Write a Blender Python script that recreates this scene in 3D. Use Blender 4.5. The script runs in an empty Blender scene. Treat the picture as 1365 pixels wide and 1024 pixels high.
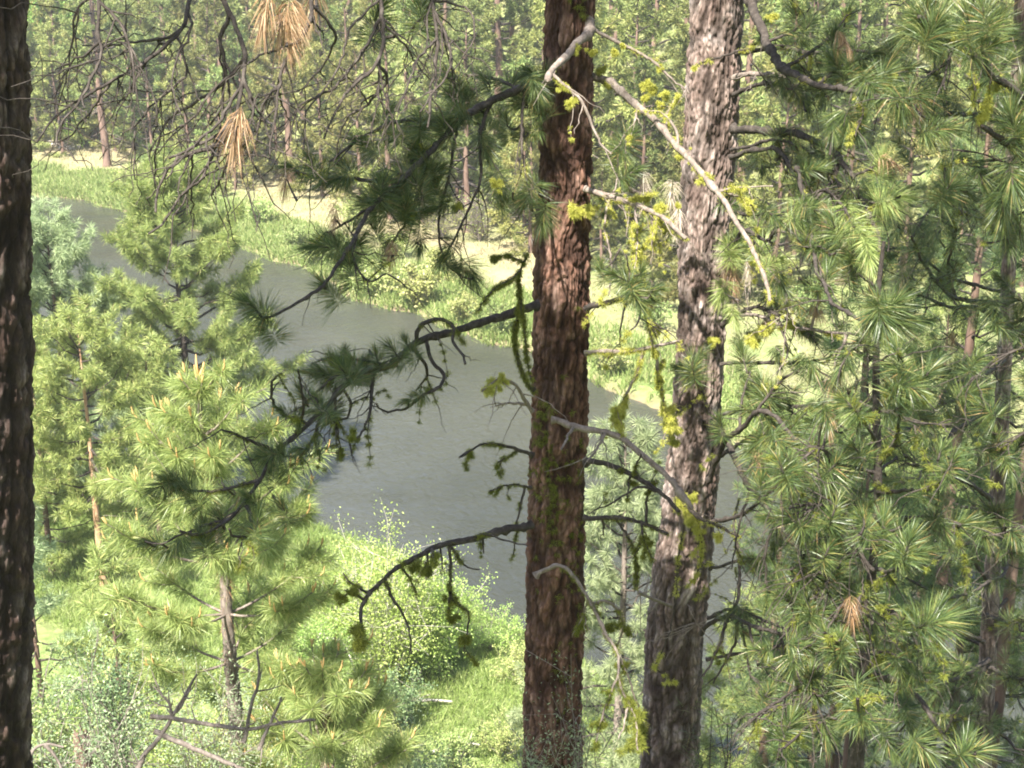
import bpy, math, random
import numpy as np
from mathutils import Vector

# ------------------------------------------------------------------ camera, world, sun, exposure
scene = bpy.context.scene
CAMZ, PITCH, FPX = 20.0, math.radians(18.0), 1875.0
cam_d = bpy.data.cameras.new("camera")
cam = bpy.data.objects.new("camera", cam_d)
scene.collection.objects.link(cam)
cam.location = (0, 0, CAMZ)
cam.rotation_euler = (math.pi / 2 - PITCH, 0, 0)
cam_d.sensor_width = 36.0
cam_d.lens = 36.0 * FPX / 1365.0
cam_d.clip_start, cam_d.clip_end = 0.1, 2000
scene.camera = cam

SUN_EL, SUN_AZ = math.radians(54), math.radians(206)      # azimuth clockwise from +Y: left and behind the camera
sx, sy, sz = math.sin(SUN_AZ) * math.cos(SUN_EL), math.cos(SUN_AZ) * math.cos(SUN_EL), math.sin(SUN_EL)
SUNV = np.array([sx, sy, sz])
world = bpy.data.worlds.new("World"); scene.world = world
world.use_nodes = True
wn = world.node_tree
sky = wn.nodes.new("ShaderNodeTexSky"); sky.sky_type = 'NISHITA'
sky.sun_disc = False; sky.sun_elevation = SUN_EL; sky.sun_rotation = SUN_AZ
sky.air_density = 1.0; sky.dust_density = 1.5
bg = wn.nodes["Background"]; bg.inputs[1].default_value = 0.088
wn.links.new(sky.outputs[0], bg.inputs[0])
sun_d = bpy.data.lights.new("sun", 'SUN'); sun_d.energy = 5.0; sun_d.angle = math.radians(0.53)
sun_d.color = (1.0, 0.94, 0.82)
sun = bpy.data.objects.new("sun", sun_d); scene.collection.objects.link(sun)
sun.rotation_euler = Vector((sx, sy, sz)).to_track_quat('Z', 'Y').to_euler()
sun.location = (0, 0, 60)
vs = scene.view_settings
vs.view_transform = 'Standard'; vs.look = 'None'; vs.gamma = 1.0; vs.exposure = 2.25; vs.use_curve_mapping = False
scene.cycles.max_bounces = 8; scene.cycles.diffuse_bounces = 4; scene.cycles.transmission_bounces = 4
scene.cycles.pixel_filter_type = 'BLACKMAN_HARRIS'; scene.cycles.filter_width = 1.9
scene.cycles.use_denoising = True

R = np.random.default_rng(11)
random.seed(5)
COL = scene.collection
cp, sp = math.cos(PITCH), math.sin(PITCH)
FWD, UPV, RGT, CAM = np.array([0, cp, -sp]), np.array([0, sp, cp]), np.array([1.0, 0, 0]), np.array([0, 0, CAMZ])

def P(px, py, D):
    """the point the photograph shows at pixel (px, py), D metres along the view axis"""
    return CAM + D * (FWD + RGT * (px - 682.5) / FPX + UPV * (512 - py) / FPX)
def ray(px, py):
    return FWD + RGT * (px - 682.5) / FPX + UPV * (512 - py) / FPX
def PY(px, py, Y):
    d = ray(px, py); return CAM + d * (Y / d[1])
def PZ(px, py, z=0.0):
    d = ray(px, py); return CAM + d * ((z - CAMZ) / d[2])
def depth(p):
    return float(np.dot(np.asarray(p) - CAM, FWD))

def unit(a):
    a = np.asarray(a, float)
    return a / np.maximum(np.linalg.norm(a, axis=-1, keepdims=True), 1e-9)
def rand_unit(n):
    return unit(R.normal(size=(n, 3)))

# ------------------------------------------------------------------ mesh building
class MB:
    """collects quads and links them as one mesh object"""
    def __init__(s): s.v = []; s.f = []; s.m = []; s.sm = []; s.n = 0
    def add(s, v, f, mat=0, smooth=True):
        v = np.asarray(v, float).reshape(-1, 3); f = np.asarray(f, np.int64).reshape(-1, 4)
        s.v.append(v); s.f.append(f + s.n); s.n += len(v)
        s.m.append(np.full(len(f), mat, np.int32)); s.sm.append(np.full(len(f), smooth, bool))
    def mesh(s, name, mats):
        me = bpy.data.meshes.new(name)
        v = np.concatenate(s.v); f = np.concatenate(s.f)
        me.vertices.add(len(v)); me.vertices.foreach_set("co", v.astype(np.float32).ravel())
        me.loops.add(f.size); me.loops.foreach_set("vertex_index", f.astype(np.int32).ravel())
        me.polygons.add(len(f)); me.polygons.foreach_set("loop_start", np.arange(0, f.size, 4, dtype=np.int32))
        me.polygons.foreach_set("material_index", np.concatenate(s.m))
        me.polygons.foreach_set("use_smooth", np.concatenate(s.sm))
        for m in (mats if isinstance(mats, (list, tuple)) else [mats]): me.materials.append(m)
        me.update(calc_edges=True)
        return me
    def build(s, name, mats, parent=None):
        if not s.v: return None
        o = bpy.data.objects.new(name, s.mesh(name, mats)); COL.objects.link(o)
        if parent is not None:
            o.parent = parent
            o.matrix_parent_inverse = parent_inv(parent)
        return o
def parent_inv(p):
    from mathutils import Matrix
    m = Matrix.Identity(4)
    q = p
    chain = []
    while q is not None: chain.append(q); q = q.parent
    for q in chain:      # only roots carry a location here
        if q.parent is None: m = Matrix.Translation(q.location).inverted()
    return m if p.parent is None else Matrix.Identity(4)

def tag(o, label=None, cat=None, group=None, kind=None):
    if label: o["label"] = label
    if cat: o["category"] = cat
    if group: o["group"] = group
    if kind: o["kind"] = kind
    return o
def empty(name, loc=(0, 0, 0), label=None, cat=None, group=None):
    o = bpy.data.objects.new(name, None); COL.objects.link(o); o.location = loc
    o.empty_display_size = 0.3
    return tag(o, label, cat, group)

def smooth_path(pts, step):
    """Catmull-Rom through the points, about `step` apart"""
    p = np.asarray(pts, float)
    if len(p) == 2:
        n = max(2, int(np.linalg.norm(p[1] - p[0]) / step) + 1)
        t = np.linspace(0, 1, n)[:, None]; return p[0] * (1 - t) + p[1] * t
    q = np.vstack([2 * p[0] - p[1], p, 2 * p[-1] - p[-2]]); out = []
    for i in range(1, len(q) - 2):
        n = max(2, int(np.linalg.norm(q[i + 1] - q[i]) / step) + 1)
        t = np.linspace(0, 1, n, endpoint=(i == len(q) - 3))[:, None]
        a, b, c, d = q[i - 1], q[i], q[i + 1], q[i + 2]
        out.append(0.5 * ((2 * b) + (-a + c) * t + (2 * a - 5 * b + 4 * c - d) * t ** 2 + (-a + 3 * b - 3 * c + d) * t ** 3))
    return np.vstack(out)

def frames(p):
    t = unit(np.gradient(p, axis=0)); n = len(p)
    a = np.zeros((n, 3))
    h = np.array([0.31, 0.2, 0.93]) if abs(t[0][2]) < 0.85 else np.array([1.0, 0.1, 0])
    a[0] = unit(np.cross(t[0], h))
    for i in range(1, n):
        v = a[i - 1] - t[i] * np.dot(a[i - 1], t[i]); a[i] = unit(v)
    return t, a, np.cross(t, a)

def tube(mb, p, r, sides=6, mat=0, rough=0.0):
    p = np.asarray(p, float); n = len(p)
    r = np.broadcast_to(np.asarray(r, float), (n,)).copy()
    t, a, b = frames(p)
    th = np.linspace(0, 2 * math.pi, sides, endpoint=False)
    rr = r[:, None] * (1 + rough * R.normal(size=(n, sides))) if rough else np.repeat(r[:, None], sides, 1)
    v = p[:, None] + rr[..., None] * (a[:, None] * np.cos(th)[None, :, None] + b[:, None] * np.sin(th)[None, :, None])
    i = np.arange(n - 1)[:, None] * sides; j = np.arange(sides)[None]; k = (j + 1) % sides
    f = np.stack([i + j, i + k, i + sides + k, i + sides + j], -1).reshape(-1, 4)
    mb.add(v.reshape(-1, 3), f, mat)
    end = np.vstack([v[-1], (p[-1] + t[-1] * r[-1] * .6)[None].repeat(sides, 0)])
    e = np.stack([j[0], k[0], sides + k[0], sides + j[0]], -1)
    mb.add(end, e, mat)

def blades(mb, c, d, L, w, droop=0.0, mat=0, mid=0.5):
    """one slim kite per needle or leaf: c base, d direction, L length, w width"""
    n = len(c)
    L = np.broadcast_to(np.asarray(L, float), (n,))[:, None]; w = np.broadcast_to(np.asarray(w, float), (n,))[:, None]
    side = unit(np.cross(d, rand_unit(n)))
    tip = c + d * L; tip[:, 2] -= (droop * L[:, 0])
    m = c + d * L * mid
    v = np.stack([c, m + side * w / 2, tip, m - side * w / 2], 1).reshape(-1, 3)
    mb.add(v, np.arange(4 * n).reshape(-1, 4), mat, False)

def tufts(mb, c, axis, L, n, along, w, lo=18, hi=105, droop=0.06, mat=0, jit=9):
    """needle tufts round the ends of twigs: c tips (N,3), axis (N,3)"""
    c = np.asarray(c, float).reshape(-1, 3); axis = unit(np.asarray(axis, float).reshape(-1, 3)); N = len(c)
    if N == 0: return
    L = np.broadcast_to(np.asarray(L, float), (N,))
    C = np.repeat(c, n, 0); A = np.repeat(axis, n, 0); LL = np.repeat(L, n)
    t = R.random(N * n) ** 0.8
    th = np.radians(lo + (hi - lo) * t + R.normal(size=N * n) * jit)
    perp = unit(np.cross(A, rand_unit(N * n)))
    d = A * np.cos(th)[:, None] + perp * np.sin(th)[:, None] + np.repeat(R.normal(size=(N, 3)) * .16, n, 0); d[:, 2] -= np.repeat(np.abs(R.normal(size=N)) * .14, n)
    LL = LL * np.repeat(R.uniform(.78, 1.12, N), n)
    base = C - A * (along * t)[:, None]
    blades(mb, base, unit(d), LL * R.uniform(.6, 1.08, N * n), w, droop, mat, .4)

# ------------------------------------------------------------------ materials
MATS = {}
def new_mat(name):
    m = bpy.data.materials.new(name); m.use_nodes = True
    nt = m.node_tree; nt.nodes.clear()
    out = nt.nodes.new("ShaderNodeOutputMaterial")
    return m, nt, out
def ramp(nt, stops, interp='LINEAR'):
    r = nt.nodes.new("ShaderNodeValToRGB"); e = r.color_ramp.elements; r.color_ramp.interpolation = interp
    while len(e) < len(stops): e.new(0.5)
    for i, (p, c) in enumerate(stops): e[i].position = p; e[i].color = (*c, 1)
    return r
def foliage(name, stops, trans=0.3, rough=0.45, spec=0.35, big=None):
    m, nt, out = new_mat(name); N = nt.nodes; K = nt.links.new
    g = N.new("ShaderNodeNewGeometry"); r = ramp(nt, stops); K(g.outputs["Random Per Island"], r.inputs[0])
    col = r.outputs[0]
    if big:
        oi = N.new("ShaderNodeObjectInfo")
        hs = N.new("ShaderNodeHueSaturation"); mr = N.new("ShaderNodeMapRange")
        mr.inputs[3].default_value = 0.5 - big * .05; mr.inputs[4].default_value = 0.5 + big * .035
        K(oi.outputs["Random"], mr.inputs[0]); K(mr.outputs[0], hs.inputs["Hue"])
        mv = N.new("ShaderNodeMapRange"); mv.inputs[3].default_value = 1 - big * .35; mv.inputs[4].default_value = 1 + big * .35
        sn = N.new("ShaderNodeMath"); sn.operation = 'FRACT'; s2 = N.new("ShaderNodeMath"); s2.operation = 'MULTIPLY'; s2.inputs[1].default_value = 7.31
        K(oi.outputs["Random"], s2.inputs[0]); K(s2.outputs[0], sn.inputs[0]); K(sn.outputs[0], mv.inputs[0]); K(mv.outputs[0], hs.inputs["Value"])
        K(col, hs.inputs["Color"]); col = hs.outputs[0]
    p = N.new("ShaderNodeBsdfPrincipled"); p.inputs["Roughness"].default_value = rough
    p.inputs["Specular IOR Level"].default_value = spec
    K(col, p.inputs["Base Color"])
    t = N.new("ShaderNodeBsdfTranslucent"); K(col, t.inputs[0])
    x = N.new("ShaderNodeMixShader"); x.inputs[0].default_value = trans
    K(p.outputs[0], x.inputs[1]); K(t.outputs[0], x.inputs[2]); K(x.outputs[0], out.inputs[0])
    MATS[name] = m; return m
def bark(name, dark, mid, light, scale=8, stretch=0.25, bump=0.35, attr=False):
    m, nt, out = new_mat(name); N = nt.nodes; K = nt.links.new
    tc = N.new("ShaderNodeTexCoord"); mp = N.new("ShaderNodeMapping"); mp.inputs["Scale"].default_value = (1, 1, stretch)
    K(tc.outputs["Object"], mp.inputs[0])
    n1 = N.new("ShaderNodeTexNoise"); n1.inputs["Scale"].default_value = scale; n1.inputs["Detail"].default_value = 8; n1.inputs["Roughness"].default_value = .7
    K(mp.outputs[0], n1.inputs["Vector"])
    r = ramp(nt, [(.3, dark), (.5, mid), (.7, light)]); K(n1.outputs[0], r.inputs[0])
    col = r.outputs[0]
    p = N.new("ShaderNodeBsdfPrincipled"); p.inputs["Roughness"].default_value = .85; p.inputs["Specular IOR Level"].default_value = .2
    if attr:
        at = N.new("ShaderNodeAttribute"); at.attribute_name = "plate"
        mx = N.new("ShaderNodeMixRGB"); mx.inputs[1].default_value = (*[c * .32 for c in dark], 1)
        K(at.outputs["Fac"], mx.inputs[0]); K(col, mx.inputs[2])
        n3 = N.new("ShaderNodeTexNoise"); n3.inputs["Scale"].default_value = 55; n3.inputs["Roughness"].default_value = .75; n3.inputs["Detail"].default_value = 3
        K(mp.outputs[0], n3.inputs["Vector"])
        r3 = ramp(nt, [(.38, (.72, .71, .70)), (.62, (1.18, 1.18, 1.18))]); K(n3.outputs[0], r3.inputs[0])
        m2 = N.new("ShaderNodeMixRGB"); m2.blend_type = 'MULTIPLY'; m2.inputs[0].default_value = 1
        n4 = N.new("ShaderNodeTexNoise"); n4.inputs["Scale"].default_value = 5; n4.inputs["Detail"].default_value = 4; K(tc.outputs["Object"], n4.inputs["Vector"])
        r4 = ramp(nt, [(.35, (.7, .66, .66)), (.5, (1, 1, 1)), (.66, (1.2, 1.3, 1.38))]); K(n4.outputs[0], r4.inputs[0])
        m4 = N.new("ShaderNodeMixRGB"); m4.blend_type = 'MULTIPLY'; m4.inputs[0].default_value = 1; K(mx.outputs[0], m4.inputs[1]); K(r4.outputs[0], m4.inputs[2])
        K(m4.outputs[0], m2.inputs[1]); K(r3.outputs[0], m2.inputs[2]); col = m2.outputs[0]
    K(col, p.inputs["Base Color"])
    n2 = N.new("ShaderNodeTexNoise"); n2.inputs["Scale"].default_value = scale * 4; n2.inputs["Detail"].default_value = 6; K(mp.outputs[0], n2.inputs["Vector"])
    b = N.new("ShaderNodeBump"); b.inputs["Strength"].default_value = bump; b.inputs["Distance"].default_value = .02
    K(n2.outputs[0], b.inputs["Height"]); K(b.outputs[0], p.inputs["Normal"])
    K(p.outputs[0], out.inputs[0]); MATS[name] = m; return m

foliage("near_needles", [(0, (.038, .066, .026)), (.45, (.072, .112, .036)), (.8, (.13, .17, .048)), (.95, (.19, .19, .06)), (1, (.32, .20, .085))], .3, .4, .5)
foliage("young_needles", [(0, (.17, .23, .08)), (.5, (.27, .34, .11)), (.9, (.38, .45, .16)), (1, (.46, .38, .17))], .42, .4, .5)
foliage("dead_needles", [(0, (.20, .11, .055)), (.5, (.30, .185, .10)), (1, (.42, .31, .20))], .25)
foliage("grey_needles", [(0, (.40, .33, .26)), (1, (.62, .55, .46))], .25)
foliage("mid_needles", [(0, (.16, .21, .065)), (.5, (.26, .33, .10)), (.9, (.37, .43, .145)), (1, (.44, .39, .17))], .4, .45, .4, big=.2)
foliage("blue_needles", [(0, (.19, .25, .13)), (.5, (.29, .36, .19)), (1, (.42, .48, .27))], .4, .45, .4, big=.3)
foliage("shade_needles", [(0, (.07, .11, .05)), (.5, (.12, .18, .07)), (.9, (.20, .26, .09)), (1, (.34, .30, .11))], .35, .45, .4, big=.4)  # darker green for the right-hand pines, their shade put into the colour
foliage("far_needles", [(0, (.12, .16, .05)), (.5, (.21, .25, .08)), (.9, (.30, .34, .115)), (1, (.36, .33, .13))], .4, .5, .3, big=.9)
foliage("far_leaves", [(0, (.10, .20, .03)), (.5, (.17, .32, .055)), (1, (.26, .42, .09))], .35, .45, .3, big=.3)
foliage("willow_leaves", [(0, (.17, .27, .06)), (.5, (.26, .38, .09)), (1, (.38, .47, .16))], .35, .4, .4, big=.4)
foliage("shrub_leaves", [(0, (.18, .24, .07)), (.5, (.27, .34, .11)), (1, (.42, .43, .19))], .3, .5, .3, big=.6)
foliage("sage_leaves", [(0, (.13, .18, .10)), (.5, (.20, .26, .15)), (1, (.30, .36, .22))], .2, .6, .2, big=.2)
foliage("juniper_leaves", [(0, (.06, .11, .05)), (.5, (.12, .18, .08)), (1, (.20, .26, .11))], .2, .5, .3)
foliage("grass_blades", [(0, (.12, .18, .045)), (.5, (.19, .27, .07)), (1, (.30, .35, .13))], .35, .5, .3)
foliage("bank_blades", [(0, (.13, .19, .05)), (.5, (.20, .27, .08)), (1, (.34, .36, .16))], .35, .5, .3)
foliage("dry_blades", [(0, (.22, .22, .11)), (.5, (.34, .31, .18)), (1, (.46, .42, .28))], .3, .6, .2)
foliage("lichen_fuzz", [(0, (.27, .28, .045)), (.5, (.41, .42, .08)), (1, (.58, .56, .17))], .3, .8, .1)
foliage("dull_lichen", [(0, (.08, .095, .018)), (.5, (.15, .17, .03)), (1, (.26, .28, .06))], .3, .8, .1)
foliage("candles", [(0, (.45, .25, .10)), (.5, (.58, .36, .15)), (1, (.68, .52, .25))], .1, .6)
foliage("bare_twigs", [(0, (.10, .085, .08)), (.5, (.17, .145, .13)), (1, (.27, .24, .21))], 0, .8, .2)
bark("red_bark", (.085, .042, .03), (.185, .10, .073), (.32, .205, .165), 16, .3, .5, True)
bark("grey_bark", (.13, .094, .081), (.27, .203, .18), (.41, .345, .315), 16, .3, .5, True)
bark("dark_bark", (.04, .026, .022), (.085, .055, .046), (.24, .185, .165), 16, .3, .5, True)
bark("weathered_bark", (.06, .05, .044), (.13, .108, .096), (.22, .19, .172), 30, .4, .4)
bark("branch_bark", (.022, .018, .016), (.045, .037, .033), (.10, .085, .075), 30, .5, .5)
bark("dead_bark", (.085, .068, .058), (.17, .14, .122), (.29, .245, .22), 30, .4, .4)
bark("far_bark", (.07, .045, .035), (.135, .088, .07), (.23, .16, .13), 3, .3, .3)
bark("white_bark", (.22, .20, .17), (.36, .33, .29), (.52, .49, .44), 6, .4, .3)
bark("orange_bark", (.24, .13, .075), (.36, .22, .14), (.48, .34, .23), 8, .3, .3)

# ground: soil, dry grass and green grass by attribute
m, nt, out = new_mat("soil"); N = nt.nodes; K = nt.links.new
at = N.new("ShaderNodeAttribute"); at.attribute_name = "lush"
tc = N.new("ShaderNodeTexCoord")
n1 = N.new("ShaderNodeTexNoise"); n1.inputs["Scale"].default_value = .35; n1.inputs["Detail"].default_value = 9; n1.inputs["Roughness"].default_value = .65
K(tc.outputs["Object"], n1.inputs["Vector"])
n2 = N.new("ShaderNodeTexNoise"); n2.inputs["Scale"].default_value = 3.0; n2.inputs["Detail"].default_value = 6; K(tc.outputs["Object"], n2.inputs["Vector"])
dry = ramp(nt, [(.3, (.13, .11, .06)), (.48, (.25, .215, .13)), (.6, (.20, .21, .10)), (.75, (.34, .30, .20))]); K(n1.outputs[0], dry.inputs[0])
grn = ramp(nt, [(.3, (.07, .10, .03)), (.5, (.12, .17, .05)), (.7, (.19, .23, .085))]); K(n2.outputs[0], grn.inputs[0])
mx = N.new("ShaderNodeMixRGB"); ad = N.new("ShaderNodeMath"); ad.operation = 'ADD'
sb = N.new("ShaderNodeMath"); sb.operation = 'MULTIPLY_ADD'; sb.inputs[1].default_value = 1.0; sb.inputs[2].default_value = -.5
K(n1.outputs[0], sb.inputs[0]); K(at.outputs["Fac"], ad.inputs[0]); K(sb.outputs[0], ad.inputs[1]); ad.use_clamp = True
K(ad.outputs[0], mx.inputs[0]); K(dry.outputs[0], mx.inputs[1]); K(grn.outputs[0], mx.inputs[2])
am = N.new("ShaderNodeAttribute"); am.attribute_name = "mud"
m2 = N.new("ShaderNodeMixRGB"); m2.inputs[2].default_value = (.17, .12, .085, 1); K(am.outputs["Fac"], m2.inputs[0]); K(mx.outputs[0], m2.inputs[1])
p = N.new("ShaderNodeBsdfPrincipled"); p.inputs["Roughness"].default_value = .9; p.inputs["Specular IOR Level"].default_value = .15
K(m2.outputs[0], p.inputs["Base Color"])
b = N.new("ShaderNodeBump"); b.inputs["Strength"].default_value = .6; b.inputs["Distance"].default_value = .15; K(n2.outputs[0], b.inputs["Height"]); K(b.outputs[0], p.inputs["Normal"])
K(p.outputs[0], out.inputs[0]); MATS["soil"] = m

m, nt, out = new_mat("river_water"); N = nt.nodes; K = nt.links.new
tc = N.new("ShaderNodeTexCoord")
mp = N.new("ShaderNodeMapping"); mp.inputs["Scale"].default_value = (1, .6, 1); mp.inputs["Rotation"].default_value = (0, 0, math.radians(-35)); K(tc.outputs["Object"], mp.inputs[0])
n1 = N.new("ShaderNodeTexNoise"); n1.inputs["Scale"].default_value = 3.4; n1.inputs["Detail"].default_value = 7; n1.inputs["Roughness"].default_value = .6; n1.inputs["Distortion"].default_value = .4; K(mp.outputs[0], n1.inputs["Vector"])
n2 = N.new("ShaderNodeTexNoise"); n2.inputs["Scale"].default_value = .16; n2.inputs["Detail"].default_value = 4; K(mp.outputs[0], n2.inputs["Vector"])
r = ramp(nt, [(.35, (.029, .031, .026)), (.65, (.045, .047, .040))]); K(n2.outputs[0], r.inputs[0])
p = N.new("ShaderNodeBsdfPrincipled"); mp3 = N.new("ShaderNodeMapping"); mp3.inputs["Scale"].default_value = (.045, .22, 1); mp3.inputs["Rotation"].default_value = (0, 0, math.radians(35)); K(tc.outputs["Object"], mp3.inputs[0])
n3 = N.new("ShaderNodeTexNoise"); n3.inputs["Scale"].default_value = 2.2; n3.inputs["Detail"].default_value = 5; K(mp3.outputs[0], n3.inputs["Vector"])
rg3 = N.new("ShaderNodeMapRange"); rg3.inputs[1].default_value = .35; rg3.inputs[2].default_value = .65; rg3.inputs[3].default_value = .04; rg3.inputs[4].default_value = .22; K(n3.outputs[0], rg3.inputs[0]); K(rg3.outputs[0], p.inputs["Roughness"])
rb3 = N.new("ShaderNodeMapRange"); rb3.inputs[1].default_value = .35; rb3.inputs[2].default_value = .65; rb3.inputs[3].default_value = .35; rb3.inputs[4].default_value = 1.0; K(n3.outputs[0], rb3.inputs[0])
p.inputs["IOR"].default_value = 1.42
K(r.outputs[0], p.inputs["Base Color"])
b = N.new("ShaderNodeBump"); K(rb3.outputs[0], b.inputs["Strength"]); b.inputs["Distance"].default_value = .10; K(n1.outputs[0], b.inputs["Height"]); K(b.outputs[0], p.inputs["Normal"])
K(p.outputs[0], out.inputs[0]); MATS["river_water"] = m

# ------------------------------------------------------------------ terrain and river
FAR_SHORE = np.array([PZ(x, y)[:2] for x, y in [(-420, 232), (-150, 247), (40, 262), (90, 268), (200, 290), (300, 325), (400, 362), (480, 405), (600, 442), (700, 475), (830, 530), (1000, 610), (1200, 700), (1500, 830)]])
NEAR_SHORE = np.array([PZ(x, y)[:2] for x, y in [(-500, 545), (0, 585), (200, 620), (370, 672), (450, 702), (560, 755), (640, 805), (700, 842), (850, 930), (1000, 1040), (1200, 1180)]])
def farY(x): return np.interp(x, FAR_SHORE[:, 0], FAR_SHORE[:, 1]) + .5 * np.sin(x * .9) + .3 * np.sin(x * 2.3 + 1)
def nearY(x): return np.interp(x, NEAR_SHORE[:, 0], NEAR_SHORE[:, 1]) + .4 * np.sin(x * 1.1)
def ss(a, b, x):
    t = np.clip((x - a) / (b - a), 0, 1); return t * t * (3 - 2 * t)
def lumps(x, y):
    return (np.sin(x * .31 + 1.3) * np.sin(y * .27) + .5 * np.sin(x * .83 + y * .41) + .3 * np.sin(x * 1.7 - y * 1.3) + .2 * np.sin(x * 3.1 + y * 2.7))
def ground(x, y):
    x = np.asarray(x, float); y = np.asarray(y, float)
    d = y - farY(x); t = nearY(x) - y
    far = 1.0 * ss(-.6, 1.8, d) + .022 * np.maximum(d, 0) + .36 * np.maximum(d - 30, 0) * ss(30, 55, d) + .12 * lumps(x, y) * ss(0, 6, d) - .6
    hill = np.where(y < 9, 18.3 - .545 * y, 13.4 - .67 * (y - 9))
    near = np.maximum(.8 * ss(-.5, 1.5, t) + .05 * np.maximum(t, 0) - .45 + .08 * lumps(x, y) * ss(0, 3, t), hill + .08 * lumps(x, y) * ss(8, 14, y))
    bed = -1.5
    return np.where(d > -.6, far, np.where(t > -.5, near, np.maximum(bed, -.6)))
def gz(x, y): return float(ground(x, y))

def grid_mesh(xs, ys):
    X, Y = np.meshgrid(xs, ys); Z = ground(X, Y)
    n = len(xs); i = np.arange(len(ys) - 1)[:, None] * n; j = np.arange(n - 1)[None]
    f = np.stack([i + j, i + j + 1, i + n + j + 1, i + n + j], -1).reshape(-1, 4)
    return np.stack([X, Y, Z], -1).reshape(-1, 3), f
xs = np.concatenate([np.arange(-420, -70, 7.), np.arange(-70, 70, .6), np.arange(70, 421, 7.)])
ys = np.concatenate([np.arange(-60, 20, 2.), np.arange(20, 130, .6), np.arange(130, 420, 4.)])
v, f = grid_mesh(xs, ys)
mb = MB(); mb.add(v, f)
gnd = tag(mb.build("ground", MATS["soil"]), kind="structure")
x, y = v[:, 0], v[:, 1]; d = y - farY(x); t = nearY(x) - y
lush = np.where(d > -1, .95 * (1 - ss(5, 14, d + 2.5 * np.sin(x * .35) + 1.5 * np.sin(y * .5 + x * .2))) , .85)
lush = np.where(d > 0, np.maximum(lush, .5 * ss(26, 36, d)), lush)
lush = np.where((d > 8) & (x > 4) & (x < 26), np.maximum(lush, .55), lush)
mud = np.maximum((1 - ss(.2, 1.2, np.abs(d - .4))) * (d > -2), .7 * (1 - ss(.2, 1.0, np.abs(t))) * (t < 3))
for nm, arr in (("lush", lush), ("mud", mud)):
    a = gnd.data.attributes.new(nm, 'FLOAT', 'POINT'); a.data.foreach_set("value", arr.astype(np.float32))
mb = MB(); X, Y = np.meshgrid(np.linspace(-420, 420, 30), np.linspace(10, 330, 30)); n = 30
i = np.arange(n - 1)[:, None] * n; j = np.arange(n - 1)[None]
mb.add(np.stack([X, Y, np.zeros_like(X)], -1).reshape(-1, 3), np.stack([i + j, i + j + 1, i + n + j + 1, i + n + j], -1).reshape(-1, 4))
tag(mb.build("river", MATS["river_water"]), kind="structure")

def col_at(px, Y):
    """ground point on the column px of the photograph at distance Y"""
    x = 0.0
    for _ in range(6):
        z = gz(x, Y); x = (px - 682.5) / FPX * (Y * cp + (CAMZ - z) * sp)
    return np.array([x, Y, gz(x, Y)])
def hit(px, py):
    """where the line of sight through (px, py) meets the ground"""
    dr = ray(px, py); s = np.arange(15, 330, .1); q = CAM + s[:, None] * dr
    below = np.nonzero(q[:, 2] < ground(q[:, 0], q[:, 1]))[0]
    return q[below[0]] if len(below) else q[-1]

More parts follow.
